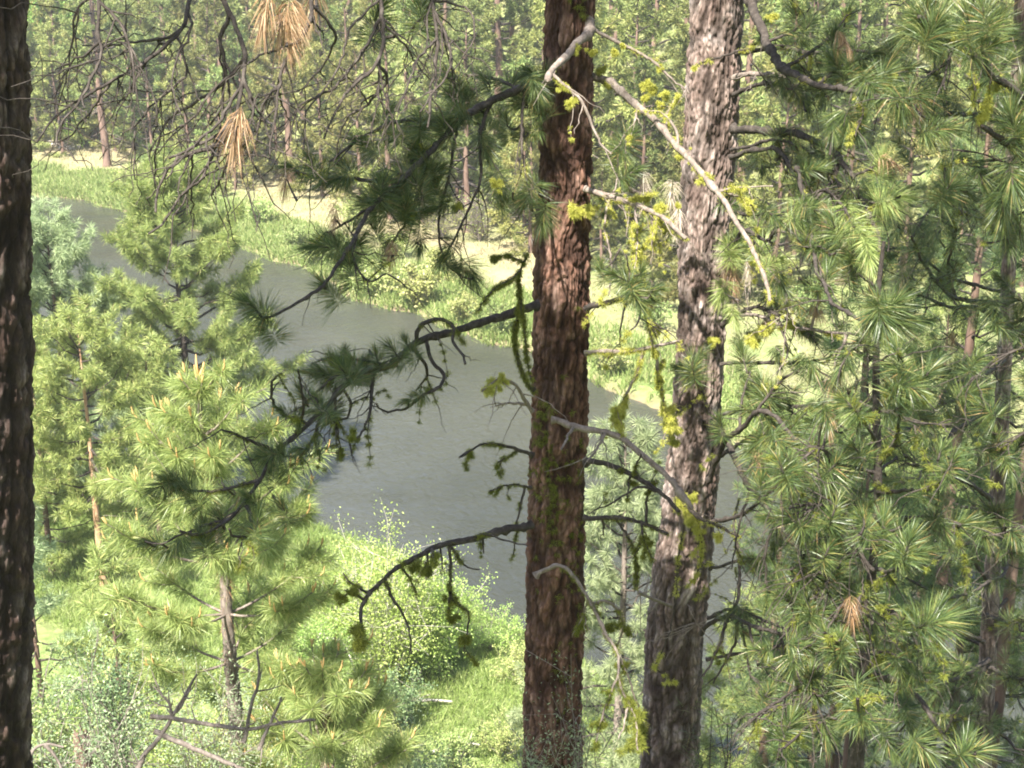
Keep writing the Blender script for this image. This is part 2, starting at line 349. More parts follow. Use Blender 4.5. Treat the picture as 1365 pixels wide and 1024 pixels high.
# ------------------------------------------------------------------ plant generators (local coordinates, base at the origin)
def gen_pine(h, r0, cb, rad, tl, nb, w, step=.42, twig=.55, tw=4.0, lean=0.0, dead=6, shape=.75, up=.35, limb_r=.012, along=.5):
    """trunk builder and crown builder of a pine: whorls of upcurved limbs, twigs along them, a needle tuft at each twig end"""
    tr, cr = MB(), MB()
    zz = np.linspace(0, h, 26); ax = lean * (zz / h) ** 1.5 * h
    cen = np.stack([ax + .03 * np.sin(zz * .9) * r0 * 8, .02 * np.sin(zz * .7 + 1) * r0 * 8, zz - .15], -1)
    rr = r0 * ((1 - zz / h) ** .8) + .012 * h / 10; rr[0] *= 1.25
    tube(tr, cen, rr, 9, 0, .04)
    def centre(z): return np.array([np.interp(z, zz, cen[:, 0]), np.interp(z, zz, cen[:, 1]), z])
    z = cb * h; az = R.random() * 6.28; T, A = [], []
    while z < h * .985:
        t = (z - cb * h) / (h - cb * h)
        prof = (1 - t) ** shape * (.45 + .55 * ss(-.05, .22, t)) + .06
        az += 2.4 + R.normal() * .5
        ln = rad * prof * R.uniform(.6, 1.12)
        el = math.radians(-14 + 62 * t + R.normal() * 9)
        o = centre(z); hd = np.array([math.cos(az), math.sin(az), 0])
        k = np.linspace(0, 1, 6)
        pth = o + hd * (k * ln * math.cos(el))[:, None] + np.array([0, 0, 1]) * (k * ln * math.sin(el) + up * ln * k ** 2.2 - .18 * ln * k)[:, None]
        pth[1:] += R.normal(size=(5, 3)) * .03 * ln
        tube(cr, pth, np.linspace(limb_r * (1 + ln), limb_r * .35, 6), 4, 1)
        nt_ = max(2, int(ln * tw))
        for q in range(nt_):
            s = 1 - (R.random() ** 1.5) * .68
            if q == 0: s = 1.0
            base = np.array([np.interp(s, k, pth[:, c]) for c in range(3)])
            dr = unit(hd * .8 + np.array([0, 0, .35 + .4 * t]) + R.normal(size=3) * np.array([.55, .55, .4]))
            L = twig * R.uniform(.35, 1.1) * min(1, .35 + ln)
            tip = base + dr * L
            ax_ = unit(dr + np.array([0, 0, .45]))
            tube(cr, [base, base + dr * L * .5 - np.array([0, 0, .04 * L]), tip], [limb_r * .4, limb_r * .3, limb_r * .2], 3, 1)
            T.append(tip); A.append(ax_)
            if L > .3: T.append(base + dr * L * .6 + R.normal(size=3) * .06); A.append(unit(ax_ + R.normal(size=3) * .5))
        z += step * R.uniform(.6, 1.3) * (1 - .45 * t)
    T.append(centre(h)); A.append((0, 0, 1))
    tufts(cr, T, A, tl, nb, tl * along, w, 12, 110, .05)
    for q in range(dead):                                  # bare snags below the crown
        z = h * R.uniform(cb * .25, cb + .12); a = R.random() * 6.28; ln = rad * R.uniform(.2, .55)
        o = centre(z); hd = np.array([math.cos(a), math.sin(a), 0]); k = np.linspace(0, 1, 5)[:, None]
        tube(tr, o + hd * k * ln + np.array([0, 0, -.35 * ln]) * k ** 1.6 + R.normal(size=(5, 3)) * .03 * ln * k, np.linspace(limb_r * 1.1, limb_r * .3, 5), 4, 1)
    return tr, cr

def gen_bush(h, wd, stems, leaves, ll, lw, flat=.5, srad=.012, sub=5, spread=.9, low=.2):
    """many stems fanning from the base, side shoots and loose leaves along them"""
    st, lv = MB(), MB(); C = []
    for s in range(stems):
        a = R.random() * 6.28; out_ = wd * R.random() ** .6 * spread; H = h * R.uniform(.55, 1.0) * (1 - .35 * (out_ / wd) ** 2)
        k = np.linspace(0, 1, 6)[:, None]
        pth = np.array([math.cos(a), math.sin(a), 0]) * out_ * k ** 1.3 + np.array([0, 0, H]) * k + R.normal(size=(6, 3)) * .04 * h * k
        tube(st, pth, np.linspace(srad, srad * .3, 6), 4)
        for q in range(sub):
            u = R.uniform(low, 1); b0 = np.array([np.interp(u, k[:, 0], pth[:, c]) for c in range(3)])
            dr = unit(np.array([math.cos(a) * .5, math.sin(a) * .5, .6]) + R.normal(size=3) * .6); L = h * R.uniform(.1, .28)
            e = b0 + dr * L
            tube(st, [b0, (b0 + e) / 2 + R.normal(size=3) * .02 * h, e], [srad * .4, srad * .3, srad * .15], 3)
            C.append((b0, e))
        C.append((pth[3], pth[5]))
    C = np.array(C); n = leaves; ii = R.integers(0, len(C), n); u = R.random((n, 1)) ** .7
    c = C[ii, 0] * (1 - u) + C[ii, 1] * u + R.normal(size=(n, 3)) * .035 * h
    c[:, 2] = np.maximum(c[:, 2], .03)
    d = unit(rand_unit(n) + np.array([0, 0, flat]))
    blades(lv, c, d, ll * R.uniform(.6, 1.2, n), lw * R.uniform(.7, 1.2, n), .15, 0, .45)
    return st, lv

def gen_broadleaf(h, rad, cb, nl, ll, lw, r0=.2):
    tr, cr = MB(), MB(); k = np.linspace(0, 1, 10)[:, None]
    tube(tr, np.array([0, 0, h * .8]) * k + R.normal(size=(10, 3)) * .02 * h * k - np.array([0, 0, .15]), np.linspace(r0, r0 * .2, 10), 8, 0, .04)
    C = []
    for q in range(34):
        z = h * R.uniform(cb, .82); a = R.random() * 6.28; t = (z / h - cb) / (1 - cb)
        ln = rad * R.uniform(.45, 1) * (1 - .5 * t); hd = np.array([math.cos(a), math.sin(a), R.uniform(.2, .9)])
        e = np.array([0, 0, z]) + hd * ln
        tube(cr, smooth_path([[0, 0, z], np.array([0, 0, z]) + hd * ln * .5 + R.normal(size=3) * .1, e], ln / 5), .03, 4, 1)
        for _ in range(3): C.append(e + R.normal(size=3) * rad * .16)
        C.append(np.array([0, 0, z]) + hd * ln * .65)
    C = np.array(C); ii = R.integers(0, len(C), nl)
    c = C[ii] + R.normal(size=(nl, 3)) * np.array([.55, .55, .38]) * rad * .24
    blades(cr, c, unit(rand_unit(nl) + np.array([0, 0, .3])), ll * R.uniform(.6, 1.2, nl), lw, .15, 0, .45)
    return tr, cr

def plant(name, loc, builders, label, cat, group=None, scale=1.0, rot=None):
    """builders: (part name, MB, materials); local geometry under an Empty at the base"""
    root = empty(name, loc, label, cat, group)
    root.rotation_euler = (0, 0, R.random() * 6.28 if rot is None else rot); root.scale = (scale,) * 3
    for pn, mb, mats in builders:
        if not mb.v: continue
        o = bpy.data.objects.new(pn, mb.mesh(pn, mats)); COL.objects.link(o); o.parent = root
    return root
def copy_plant(src, loc, label, group, scale=1.0, rot=None, cat=None):
    r_ = src.copy(); COL.objects.link(r_); r_.location = loc; r_.scale = (scale,) * 3
    r_.rotation_euler = (R.normal() * .02, R.normal() * .02, R.random() * 6.28 if rot is None else rot)
    for ch in src.children:
        c = ch.copy(); COL.objects.link(c); c.parent = r_
    r_["label"] = label
    if cat: r_["category"] = cat
    if group: r_["group"] = group
    elif "group" in r_: del r_["group"]
    return r_

#@@FAR
# ------------------------------------------------------------------ far bank and hillside
def far_pine_parts(h, r0, cb, rad, **kw):
    t_, c_ = gen_pine(h, r0, cb, rad, .42, 20, .07, step=.42, twig=.85, tw=4.6, limb_r=.03, **kw)
    return [("trunk", t_, [MATS["far_bark"], MATS["dead_bark"]]), ("crown", c_, [MATS["far_needles"], MATS["branch_bark"]])]
G_HILL = "pines on the far hillside"
FARLAB = "sunlit ponderosa pine among the crowded pines on the far hillside"
far_src = []
specs = [(21, .32, .26, 3.8), (18, .26, .10, 4.0), (15, .22, .05, 3.7), (11, .16, .02, 3.3), (7.5, .12, .0, 2.7)]
# pines one can single out along the far bank
lead = [
    (142, 222, 0, 1.0, "tall pine with a bare reddish lower trunk, alone on the far grass bank"),
    (272, 203, 1, 1.1, "far pine with a bright orange trunk behind the sandy flat"),
    (228, 196, 0, .95, "slim reddish far pine between the lone bank pine and the orange-trunked pine"),
    (430, 262, 3, 1.0, "bushy yellow green far pine at the dry meadow's back, left of center trunk"),
    (520, 292, 2, 1.0, "medium far pine growing above the steep bank shrubs in the middle of the meadow edge"),
    (610, 285, 4, 1.1, "small round far pine beside the grey leafless thicket"),
    (690, 300, 3, .95, "far pine half hidden behind the left edge of the reddish plated trunk"),
    (842, 300, 2, 1.0, "far pine seen between the two big trunks at the back of the meadow"),
]
for (px, py, k, s, lab) in lead:
    q = hit(px, py)
    src = plant("pine_tree", q, far_pine_parts(*specs[k], dead=22 if px == 142 else 8), lab, "pine tree", None, s)
    far_src.append(src)
for sp_ in specs[:2]:                                     # two more shapes for the hillside
    far_src.append(None)
pool = [o for o in far_src if o is not None]
placed = [(o.location.x, o.location.y) for o in pool]
def try_far(Y0, Y1, n, idx, gap, sc):
    c = 0; tries = 0
    while c < n and tries < n * 160:
        tries += 1
        px = R.uniform(-60, 1425); Y = R.uniform(72, 200); q = col_at(px, Y)
        dd = q[1] - farY(q[0])
        if dd < (19 if px > 330 else 13) or not (Y0 < dd <= Y1): continue
        if any((q[0] - a) ** 2 + (q[1] - b) ** 2 < gap ** 2 for a, b in placed): continue
        placed.append((q[0], q[1])); c += 1
        copy_plant(pool[idx[R.integers(len(idx))]], q, FARLAB, G_HILL, R.uniform(*sc))
try_far(15, 36, 64, [2, 3, 3, 4, 5, 6, 7, 7], 3.1, (.7, 1.05))
try_far(13.5, 26, 30, [3, 4, 4, 6], 2.6, (.5, .95))
try_far(36, 66, 84, [0, 1, 2, 4, 7, 3], 3.7, (.75, 1.05))
try_far(66, 110, 60, [0, 1, 2, 7], 4.6, (.9, 1.2))

# broadleaf trees and bushes on the far bank
t_, c_ = gen_broadleaf(13, 4.6, .12, 15000, .34, .20)
bl = plant("broadleaf_tree", hit(92, 170), [("trunk", t_, MATS["far_bark"]), ("crown", c_, [MATS["far_leaves"], MATS["branch_bark"]])],
           "big bright green broadleaf tree behind the lone bank pine across the river", "tree")
s_, l_ = gen_bush(3.6, 2.4, 26, 5200, .26, .16, srad=.03)
plant("bush", hit(112, 196), [("stems", s_, MATS["far_bark"]), ("leaves", l_, MATS["far_leaves"])], "bright green rounded bush just left of the lone bank pine's foot", "bush")
s_, l_ = gen_bush(3.8, 2.6, 60, 900, .2, .12, srad=.028, sub=9)
tw = plant("thicket", hit(178, 196), [("stems", s_, MATS["bare_twigs"]), ("leaves", l_, MATS["far_needles"])], "dark twiggy thicket just right of the lone bank pine", "bush")
for px, py, sc, lab in [(640, 322, .85, "grey nearly leafless thicket at the meadow edge just left of the plated trunk"), (590, 318, .6, "low grey twiggy thicket beside the small round far pine"),
                        (815, 300, .7, "grey twiggy thicket between the two big trunks at the back of the meadow"), (215, 184, .8, "dark twiggy thicket at the feet of the red far trunks")]:
    copy_plant(tw, hit(px, py), lab, None, sc)
s_, l_ = gen_bush(1.9, 1.5, 22, 2400, .17, .10, srad=.02)
bs = plant("bush", hit(556, 408), [("stems", s_, MATS["bare_twigs"]), ("leaves", l_, MATS["shrub_leaves"])], "grey green bush on the far water's edge above the bend of the drooping branch", "bush", None, 1.25)
for px, py, sc, lab in [(505, 392, 1.0, "small bush over the undercut far bank left of the grey green bush"), (455, 372, .9, "bush at the left end of the undercut far bank"),
                        (620, 428, .8, "low bush on the far bank below the dry path"), (665, 445, .9, "low bush on the far bank next to the plated trunk"),
                        (810, 500, .9, "bush on the far water's edge just right of the plated trunk"), (350, 300, 1.0, "bush on the pale sandy flat right of the river bend"),
                        (395, 330, .8, "small bush below the dead orange needle tufts on the pale flat"), (250, 235, .9, "bush on the pale flat below the orange far trunk"),
                        (300, 262, .7, "small bush in the middle of the pale sandy flat"), (205, 205, .6, "little bush right of the lone bank pine's foot"),
                        (170, 250, .8, "bush leaning over the water at the river bend, below the lone bank pine"), (275, 292, .7, "bush at the grassy waterline under the pale sandy flat"), (420, 352, .7, "low bush on the bank above the undercut far shore"),
                        (530, 345, .9, "bush on the dry flat above the grey green waterline bush"), (470, 300, 1.0, "bush at the forest edge behind the needle bough left of center"), (330, 240, 1.0, "bush at the forest edge above the pale sandy flat"), (580, 360, .7, "bush on the dry meadow below the grey thicket"),
                        (870, 440, .9, "bush in the bright meadow seen between the two big trunks"), (1075, 420, 1.0, "bush in the meadow right of the leaning trunk")]:
    copy_plant(bs, hit(px, py), lab, None, sc)
s_, l_ = gen_bush(.75, .9, 10, 900, .13, .05, srad=.01)
# pale boulders on the sandy flat
for k, (px, py, r_, lab) in enumerate([(232, 262, .55, "pale boulder on the sandy flat at the river bend"), (70, 193, .5, "pale flat boulder at the back edge of the green far bank"), (93, 198, .6, "pale long boulder behind the green far bank left of the lone pine")]):
    mb = MB(); u, w_ = np.meshgrid(np.linspace(0, 2 * math.pi, 18), np.linspace(.02, math.pi - .02, 10))
    rr = r_ * (1 + .18 * np.sin(3 * u + k) * np.sin(2 * w_) + .1 * np.sin(5 * u + 2 * w_))
    v = np.stack([rr * np.sin(w_) * np.cos(u) * 1.7, rr * np.sin(w_) * np.sin(u), rr * np.cos(w_) * .7], -1).reshape(-1, 3)
    i = np.arange(9)[:, None] * 18; j = np.arange(17)[None]
    mb.add(v + np.array(hit(px, py)), np.stack([i + j, i + j + 1, i + 18 + j + 1, i + 18 + j], -1).reshape(-1, 4))
    tag(mb.build("boulder", MATS["white_bark"]), lab, "boulder")

# grass of the banks (nobody could count it)
def grass(name, pts, hgt, wid, per, mat, spread=.12):
    n = len(pts); c = np.repeat(pts, per, 0) + R.normal(size=(n * per, 3)) * np.array([spread, spread, 0])
    c[:, 2] = ground(c[:, 0], c[:, 1]) - .02
    mb = MB(); d = unit(np.array([0, 0, 1.0]) + R.normal(size=(n * per, 3)) * .38)
    blades(mb, c, d, hgt * R.uniform(.5, 1.25, n * per), wid, .18, 0, .4)
    return tag(mb.build(name, MATS[mat]), kind="stuff")
def scatter(n, x0, x1, fn):
    x = R.uniform(x0, x1, n); y = fn(x, n); return np.stack([x, y, np.zeros(n)], -1)
patch = lambda p, f: p[R.random(len(p)) < f(p)]
pts = scatter(26000, -62, 34, lambda x, n: farY(x) + .7 + R.random(n) ** 1.4 * 9)
keep_ = lambda p, a: p[(lumps(p[:, 0] * 1.7, p[:, 1] * 1.7) + R.normal(size=len(p)) * .35) > a]
pts = keep_(pts, -.55)
g_ = grass("grass", pts, .62, .07, 4, "bank_blades", .22); g_["label"] = "tall green grass along the far river bank"
pts = scatter(22000, -60, 40, lambda x, n: farY(x) + 6 + R.random(n) * 24)
pts = keep_(pts, -.35)
g_ = grass("grass", pts, .32, .05, 3, "dry_blades", .25); g_["label"] = "pale dry grass of the meadow beyond the far bank"
pts = scatter(38000, -26, 12, lambda x, n: nearY(x) - .2 - R.random(n) * 14)
pts = keep_(pts, -.7)
g_ = grass("grass", pts, .42, .022, 4, "grass_blades", .12); g_["label"] = "bright green grass of the near river bank"

#@@MID
# ------------------------------------------------------------------ near bank trees and shrubs, 20 to 50 m
def mid_pine(px, Y, top_py, r0, cb, rad, mat, lab, bk="far_bark", tl=.27, nb=46, w=.019, **kw):
    q = col_at(px, Y); dr = ray(px, top_py); h = (CAM + dr * (Y / dr[1]))[2] - q[2]
    kw = dict(dict(step=.22, twig=.55, tw=8.0, limb_r=.014, dead=10), **kw)
    t_, c_ = gen_pine(h, r0, cb, rad, tl, nb, w, **kw)
    return plant("pine_tree", q, [("trunk", t_, [MATS[bk], MATS["dead_bark"]]), ("crown", c_, [MATS[mat], MATS["branch_bark"]])], lab, "pine tree")
mid_pine(258, 48, 232, .17, .08, 4.2, "mid_needles", "yellow green pine with a visible dark trunk standing in front of the river bend", bk="branch_bark", step=.15, shape=.55, tl=.35)
mid_pine(100, 46, 298, .15, .02, 2.7, "blue_needles", "pale blue green pine crown left of the yellow green pine at the river bend", shape=.5, tl=.31, step=.14)
mid_pine(38, 44, 250, .14, .05, 1.6, "mid_needles", "pine crown pressed against the dark trunk at the photo's left edge")
mid_pine(138, 39, 435, .11, .36, 2.7, "mid_needles", "pine with a thin bare orange trunk above the bright green grass", bk="orange_bark", shape=.45, step=.15, tl=.3)
mid_pine(215, 42, 455, .10, .1, 2.2, "mid_needles", "small pine crowded between the orange-trunked pine and the candled young pine")
mid_pine(62, 30, 650, .08, .05, 1.3, "blue_needles", "small blue green pine in the lower left beside the dark edge trunk")
mid_pine(70, 40, 470, .1, .1, 2.0, "mid_needles", "yellow green pine crown between the edge trunk and the orange-trunked pine", step=.17)
mid_pine(175, 24, 740, .07, .02, 1.1, "mid_needles", "low bushy pine behind the upright dark sapling shrub", step=.17)
mid_pine(350, 26, 700, .07, .02, 1.2, "mid_needles", "yellow green pine just behind the candled young pine", step=.17)
# between and right of the two big trunks
mid_pine(822, 24, 560, .10, .03, 1.9, "blue_needles", "pale pine with a light brown trunk seen between the two big trunks", bk="dead_bark", nb=70, w=.012, tl=.24, dead=14, step=.13)
mid_pine(1000, 27, 800, .08, .02, 2.2, "mid_needles", "low sunlit pine crown at the bottom just right of the leaning trunk", step=.15, nb=60, w=.011, tl=.2)
mid_pine(1075, 25, 835, .1, .02, 1.8, "blue_needles", "low pale pine crown at the bottom left of the slim sapling trunk", step=.15, nb=60, w=.011, tl=.2)
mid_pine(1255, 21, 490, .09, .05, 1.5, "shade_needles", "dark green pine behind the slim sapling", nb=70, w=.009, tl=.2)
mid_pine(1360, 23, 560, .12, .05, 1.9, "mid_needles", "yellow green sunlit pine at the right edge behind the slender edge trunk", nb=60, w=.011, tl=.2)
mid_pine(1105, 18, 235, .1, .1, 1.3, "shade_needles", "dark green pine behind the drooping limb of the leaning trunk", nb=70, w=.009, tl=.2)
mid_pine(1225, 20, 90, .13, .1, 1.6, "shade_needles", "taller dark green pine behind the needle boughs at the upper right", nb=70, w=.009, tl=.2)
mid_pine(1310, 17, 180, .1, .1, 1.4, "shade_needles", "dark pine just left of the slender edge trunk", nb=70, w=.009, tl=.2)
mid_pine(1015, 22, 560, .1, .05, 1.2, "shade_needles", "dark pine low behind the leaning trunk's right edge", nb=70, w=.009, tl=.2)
mid_pine(1225, 40, 400, .14, .1, 2.8, "mid_needles", "pine on the near shore seen through the needles at the right")
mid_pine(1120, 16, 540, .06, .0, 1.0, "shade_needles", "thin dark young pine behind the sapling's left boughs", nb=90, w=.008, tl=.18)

# broadleaf shrubs of the near bank
def bush_at(px, Y, h, wd, lab, mat="willow_leaves", stem="bare_twigs", stems=30, leaves=6000, ll=.085, lw=.04, name="bush", cat="bush", **kw):
    s_, l_ = gen_bush(h, wd, stems, leaves, ll, lw, **kw)
    return plant(name, col_at(px, Y), [("stems", s_, MATS[stem]), ("leaves", l_, MATS[mat])], lab, cat)
bush_at(520, 33.0, 4.9, 1.5, "tall light green willow with white stems at the river's near edge", stem="white_bark", stems=40, leaves=17000, srad=.022, name="willow", cat="willow", sub=8)
bush_at(470, 35, 3.2, 1.3, "light green willow just left of the white-stemmed willow", stem="white_bark", stems=22, leaves=10000, srad=.018, name="willow", cat="willow", sub=7)
bush_at(585, 34, 3.4, 1.3, "light green willow just right of the white-stemmed willow", stem="white_bark", stems=24, leaves=10000, srad=.018, name="willow", cat="willow", sub=7)
bush_at(530, 31, 1.6, .9, "dark bush at the foot of the white-stemmed willow", mat="juniper_leaves", stems=22, leaves=4200)
bush_at(430, 31.5, 2.6, 1.1, "yellow green bush between the candled young pine and the willows", stems=26, leaves=6000)
for px, Y, h, wd, lab in [(655, 35.5, 1.5, 1.3, "rounded light green bush on the near shore beside the plated trunk's left edge"), (610, 36, 1.7, 1.1, "light green bush on the near shore behind the right willow"),
                          (690, 33.5, 1.2, 1.0, "pale bush touching the plated trunk's left edge above the grass"), (670, 29.5, 1.2, 1.1, "pale tan green bush below the bright grass left of the plated trunk"),
                          (600, 29, 1.0, .9, "low pale bush in front of the curved white log"), (560, 28, 1.0, .8, "low dark bush at the bottom middle left of the plated trunk"),
                          (640, 28, .9, 1.0, "low pale bush at the bottom edge left of the plated trunk"), (490, 29, 1.3, 1.0, "grey green bush at the left end of the curved white log"),
                          (860, 31, 1.5, 1.1, "pale bush low between the two big trunks"), (380, 34, 2.0, 1.1, "light green bush behind the candled young pine's right boughs")]:
    bush_at(px, Y, h, wd, lab, mat="shrub_leaves" if "pale" in lab or "grey" in lab else ("juniper_leaves" if "dark" in lab else "willow_leaves"), stems=24, leaves=4200, ll=.065, lw=.03, srad=.01)
for px, Y, h, wd, mt, lab in [(75, 20, 2.6, .6, "juniper_leaves", "dark green small-leaved shrub beside the left edge trunk"), (165, 17, 2.7, .5, "juniper_leaves", "upright dark sapling shrub with thin stems left of the dead grey branches"),
                              (110, 26, 2.2, .9, "shrub_leaves", "loose pale shrub above the red stump"), (185, 25, 2.2, .9, "willow_leaves", "light green shrub behind the upright dark sapling shrub"),
                              (60, 15, 2.0, .5, "shrub_leaves", "yellow green shrub low beside the left edge trunk"), (250, 22, 2.3, .8, "willow_leaves", "light green shrub behind the dead grey branches"),
                              (90, 30, 2.2, 1.1, "willow_leaves", "bright green bush on the grass below the thin orange trunk"), (200, 32, 2.4, 1.2, "shrub_leaves", "pale green bush right of the thin orange trunk's foot"), (55, 24, 2.3, .9, "willow_leaves", "bright green bush beside the middle of the dark edge trunk's lower part"),
                              (140, 22, 2.1, .9, "shrub_leaves", "pale yellow green bush above the broken red stump"), (205, 20, 2.2, .8, "willow_leaves", "leafy green bush left of the candled young pine's stem"), (340, 22, 2.3, .9, "shrub_leaves", "pale green bush between the two young pines"),
                              (395, 24, 2.6, 1.0, "willow_leaves", "light green bush behind the smaller young pine"), (310, 28, 2.2, 1.1, "willow_leaves", "light green bush far behind the candled young pine's stem"), (500, 24, 1.9, .9, "shrub_leaves", "pale bush right of the smaller young pine"),
                              (80, 17, 1.9, .7, "willow_leaves", "light green shrub at the bottom left above the forked dead limb")]:
    bush_at(px, Y, h, wd, lab, mat=mt, stems=18, leaves=5500, ll=.055, lw=.03, srad=.012, sub=7)

def log_at(name, pts, w0, w1, lab, cat, mat, twigs=5):
    """a fallen limb lying on the ground: pixels with distances"""
    p = smooth_path([np.array(q) for q in pts], .12); mb = MB(); n = len(p)
    tube(mb, p, np.linspace(w0, w1, n), 7, 0, .07)
    for q in range(twigs):
        i = int(R.integers(n // 4, n)); d = unit(R.normal(size=3) + np.array([0, 0, .8]))
        L = R.uniform(.2, .6) * w0 / .05
        tube(mb, smooth_path([p[i], p[i] + d * L * .5, p[i] + d * L + np.array([0, 0, -.12 * L])], .1), w1 * .45, 4)
    return tag(mb.build(name, MATS[mat]), lab, cat)
def gpt(px, py, up=.1):
    q = hit(px, py); q = np.array(q); q[2] += up; return q
log_at("fallen_log", [gpt(497, 955), gpt(530, 950, .15), gpt(565, 945, .25), gpt(603, 942, .15)], .055, .03, "pale curved fallen log lying in the bushes at the willow's foot", "log", "white_bark")
log_at("fallen_log", [gpt(575, 1008), gpt(610, 998, .15), gpt(640, 999, .12)], .05, .03, "short pale fallen log at the bottom edge left of the plated trunk", "log", "white_bark")
log_at("fallen_log", [gpt(425, 872, .5), gpt(455, 885, .7), gpt(470, 905, .5), gpt(478, 925, .2)], .035, .018, "thin white arching dead limb left of the white-stemmed willow", "log", "white_bark")

#@@NEAR
# ------------------------------------------------------------------ the big trunks close to the camera
def worley(u, v, ncell, seed):
    """F1 and F2 of a jittered grid, wrapping in u after ncell cells"""
    rg = np.random.default_rng(seed); JU = rg.random((ncell, 512)); JV = rg.random((ncell, 512))
    iu, iv = np.floor(u).astype(int), np.floor(v).astype(int); f1 = np.full(u.shape, 9.); f2 = f1.copy()
    for a in (-1, 0, 1):
        for b_ in (-1, 0, 1):
            cu, cv = iu + a, iv + b_; k, l = cu % ncell, cv % 512
            d = np.hypot(cu + JU[k, l] - u, cv + JV[k, l] - v)
            f2 = np.where(d < f1, f1, np.minimum(f2, d)); f1 = np.minimum(f1, d)
    return f1, f2
def vnoise(u, v, ncell, seed):
    rg = np.random.default_rng(seed); G = rg.random((ncell, 1024)); iu, iv = np.floor(u).astype(int), np.floor(v).astype(int)
    fu, fv = ss(0, 1, u - iu), ss(0, 1, v - iv)
    g = lambda a, b_: G[(iu + a) % ncell, (iv + b_) % 1024]
    return (g(0, 0) * (1 - fu) + g(1, 0) * fu) * (1 - fv) + (g(0, 1) * (1 - fu) + g(1, 1) * fu) * fv

def big_trunk(root, px_list, Y, mat, seed, cells=13, plate=.16, amp=.016, top=30.0, sides=220, base_z=None):
    """px_list: (centre x, y, width) in the photograph; the trunk stands in the plane at distance Y"""
    C = [PY(a, b_, Y) for a, b_, w in px_list]; Rr = [w * depth(c) / FPX / 2 for c, (a, b_, w) in zip(C, px_list)]
    C, Rr = np.array(C)[::-1], np.array(Rr)[::-1]            # bottom first
    bz = gz(C[0, 0], Y) - .3 if base_z is None else base_z
    sl = (C[-1] - C[0]) / (C[-1, 2] - C[0, 2])
    low = C[0] + sl * (bz - C[0, 2]); high = C[-1] + sl * (top - C[-1, 2])
    C = np.vstack([low, C, high]); Rr = np.concatenate([[Rr[0] * 1.12], Rr, [Rr[-1] * .35]])
    z0, z1 = C[1, 2] - .3, C[-2, 2] + .3
    zz = np.concatenate([np.arange(bz, z0, .05), np.arange(z0, z1, .011), np.arange(z1, top, .1)])
    cx, cy, rr = [np.interp(zz, C[:, 2], a) for a in (C[:, 0], C[:, 1], Rr)]
    k = np.ones(9) / 9
    th = np.linspace(0, 2 * math.pi, sides, endpoint=False); TH, Z = np.meshgrid(th, zz)
    U = TH / (2 * math.pi) * cells; warp = vnoise(TH / (2 * math.pi) * 9, Z / .22, 9, seed + 5) - .5
    T1_ = TH / (2 * math.pi)
    def furrow(nu, lz, sd, w):
        n_ = vnoise(T1_ * nu + warp * .8, Z / lz + warp * .6, nu, sd); m_ = vnoise(T1_ * nu * 2, Z / lz * 2.1, nu * 2, sd + 1)
        return ss(0, w, np.abs(2 * (n_ * .68 + m_ * .32) - 1))
    A_ = furrow(int(cells * 1.4), plate * 2.2, seed, .42); B_ = furrow(cells * 3, plate * .8, seed + 11, .5); g1, g2 = worley(T1_ * cells * 3 + warp * 2.2, Z / plate * 1.5 + warp, cells * 3, seed + 9)
    crack = A_ * (.45 + .55 * B_); flake = ss(.0, .5, g2 - g1)
    fine = vnoise(T1_ * 110, Z / .017, 110, seed + 2) - .5
    layer = vnoise(T1_ * 30, Z / .05, 30, seed + 3)
    disp = amp * (A_ * (.45 + .4 * layer) + .3 * B_ + .5 * flake + .5 * fine - 1.0)
    RR = rr[:, None] + disp
    v = np.stack([cx[:, None] + RR * np.cos(TH), cy[:, None] + RR * np.sin(TH), Z], -1).reshape(-1, 3)
    n = len(zz); i = np.arange(n - 1)[:, None] * sides; j = np.arange(sides)[None]; kk = (j + 1) % sides
    mb = MB(); mb.add(v, np.stack([i + j, i + kk, i + sides + kk, i + sides + j], -1))
    o = mb.build("trunk", MATS[mat], root)
    a = o.data.attributes.new("plate", 'FLOAT', 'POINT'); a.data.foreach_set("value", (.06 + .94 * crack * (.42 + .58 * flake)).astype(np.float32).ravel())
    return lambda z: np.array([np.interp(z, C[:, 2], C[:, 0]), np.interp(z, C[:, 2], C[:, 1]), z])

def fuzz(mb, c, size, n, hang=.0, out_=None):
    """a puff of lichen filaments round each point"""
    c = np.asarray(c).reshape(-1, 3); N = len(c)
    if N == 0: return
    s = np.broadcast_to(np.asarray(size, float), (N,)); C = np.repeat(c, n, 0); S = np.repeat(s, n)
    d = rand_unit(N * n); d[:, 2] -= hang; d = unit(d)
    o = C + rand_unit(N * n) * (S * .4 * R.random(N * n))[:, None]
    blades(mb, o, d, S * R.uniform(.4, 1.0, N * n), .0018 + .014 * S.mean(), .1, 0, .5)

def near_tree(name, label, cat, px, py, Y):
    b_ = PY(px, py, Y); x = b_[0]
    return empty(name, (x, Y, gz(x, Y)), label, cat)

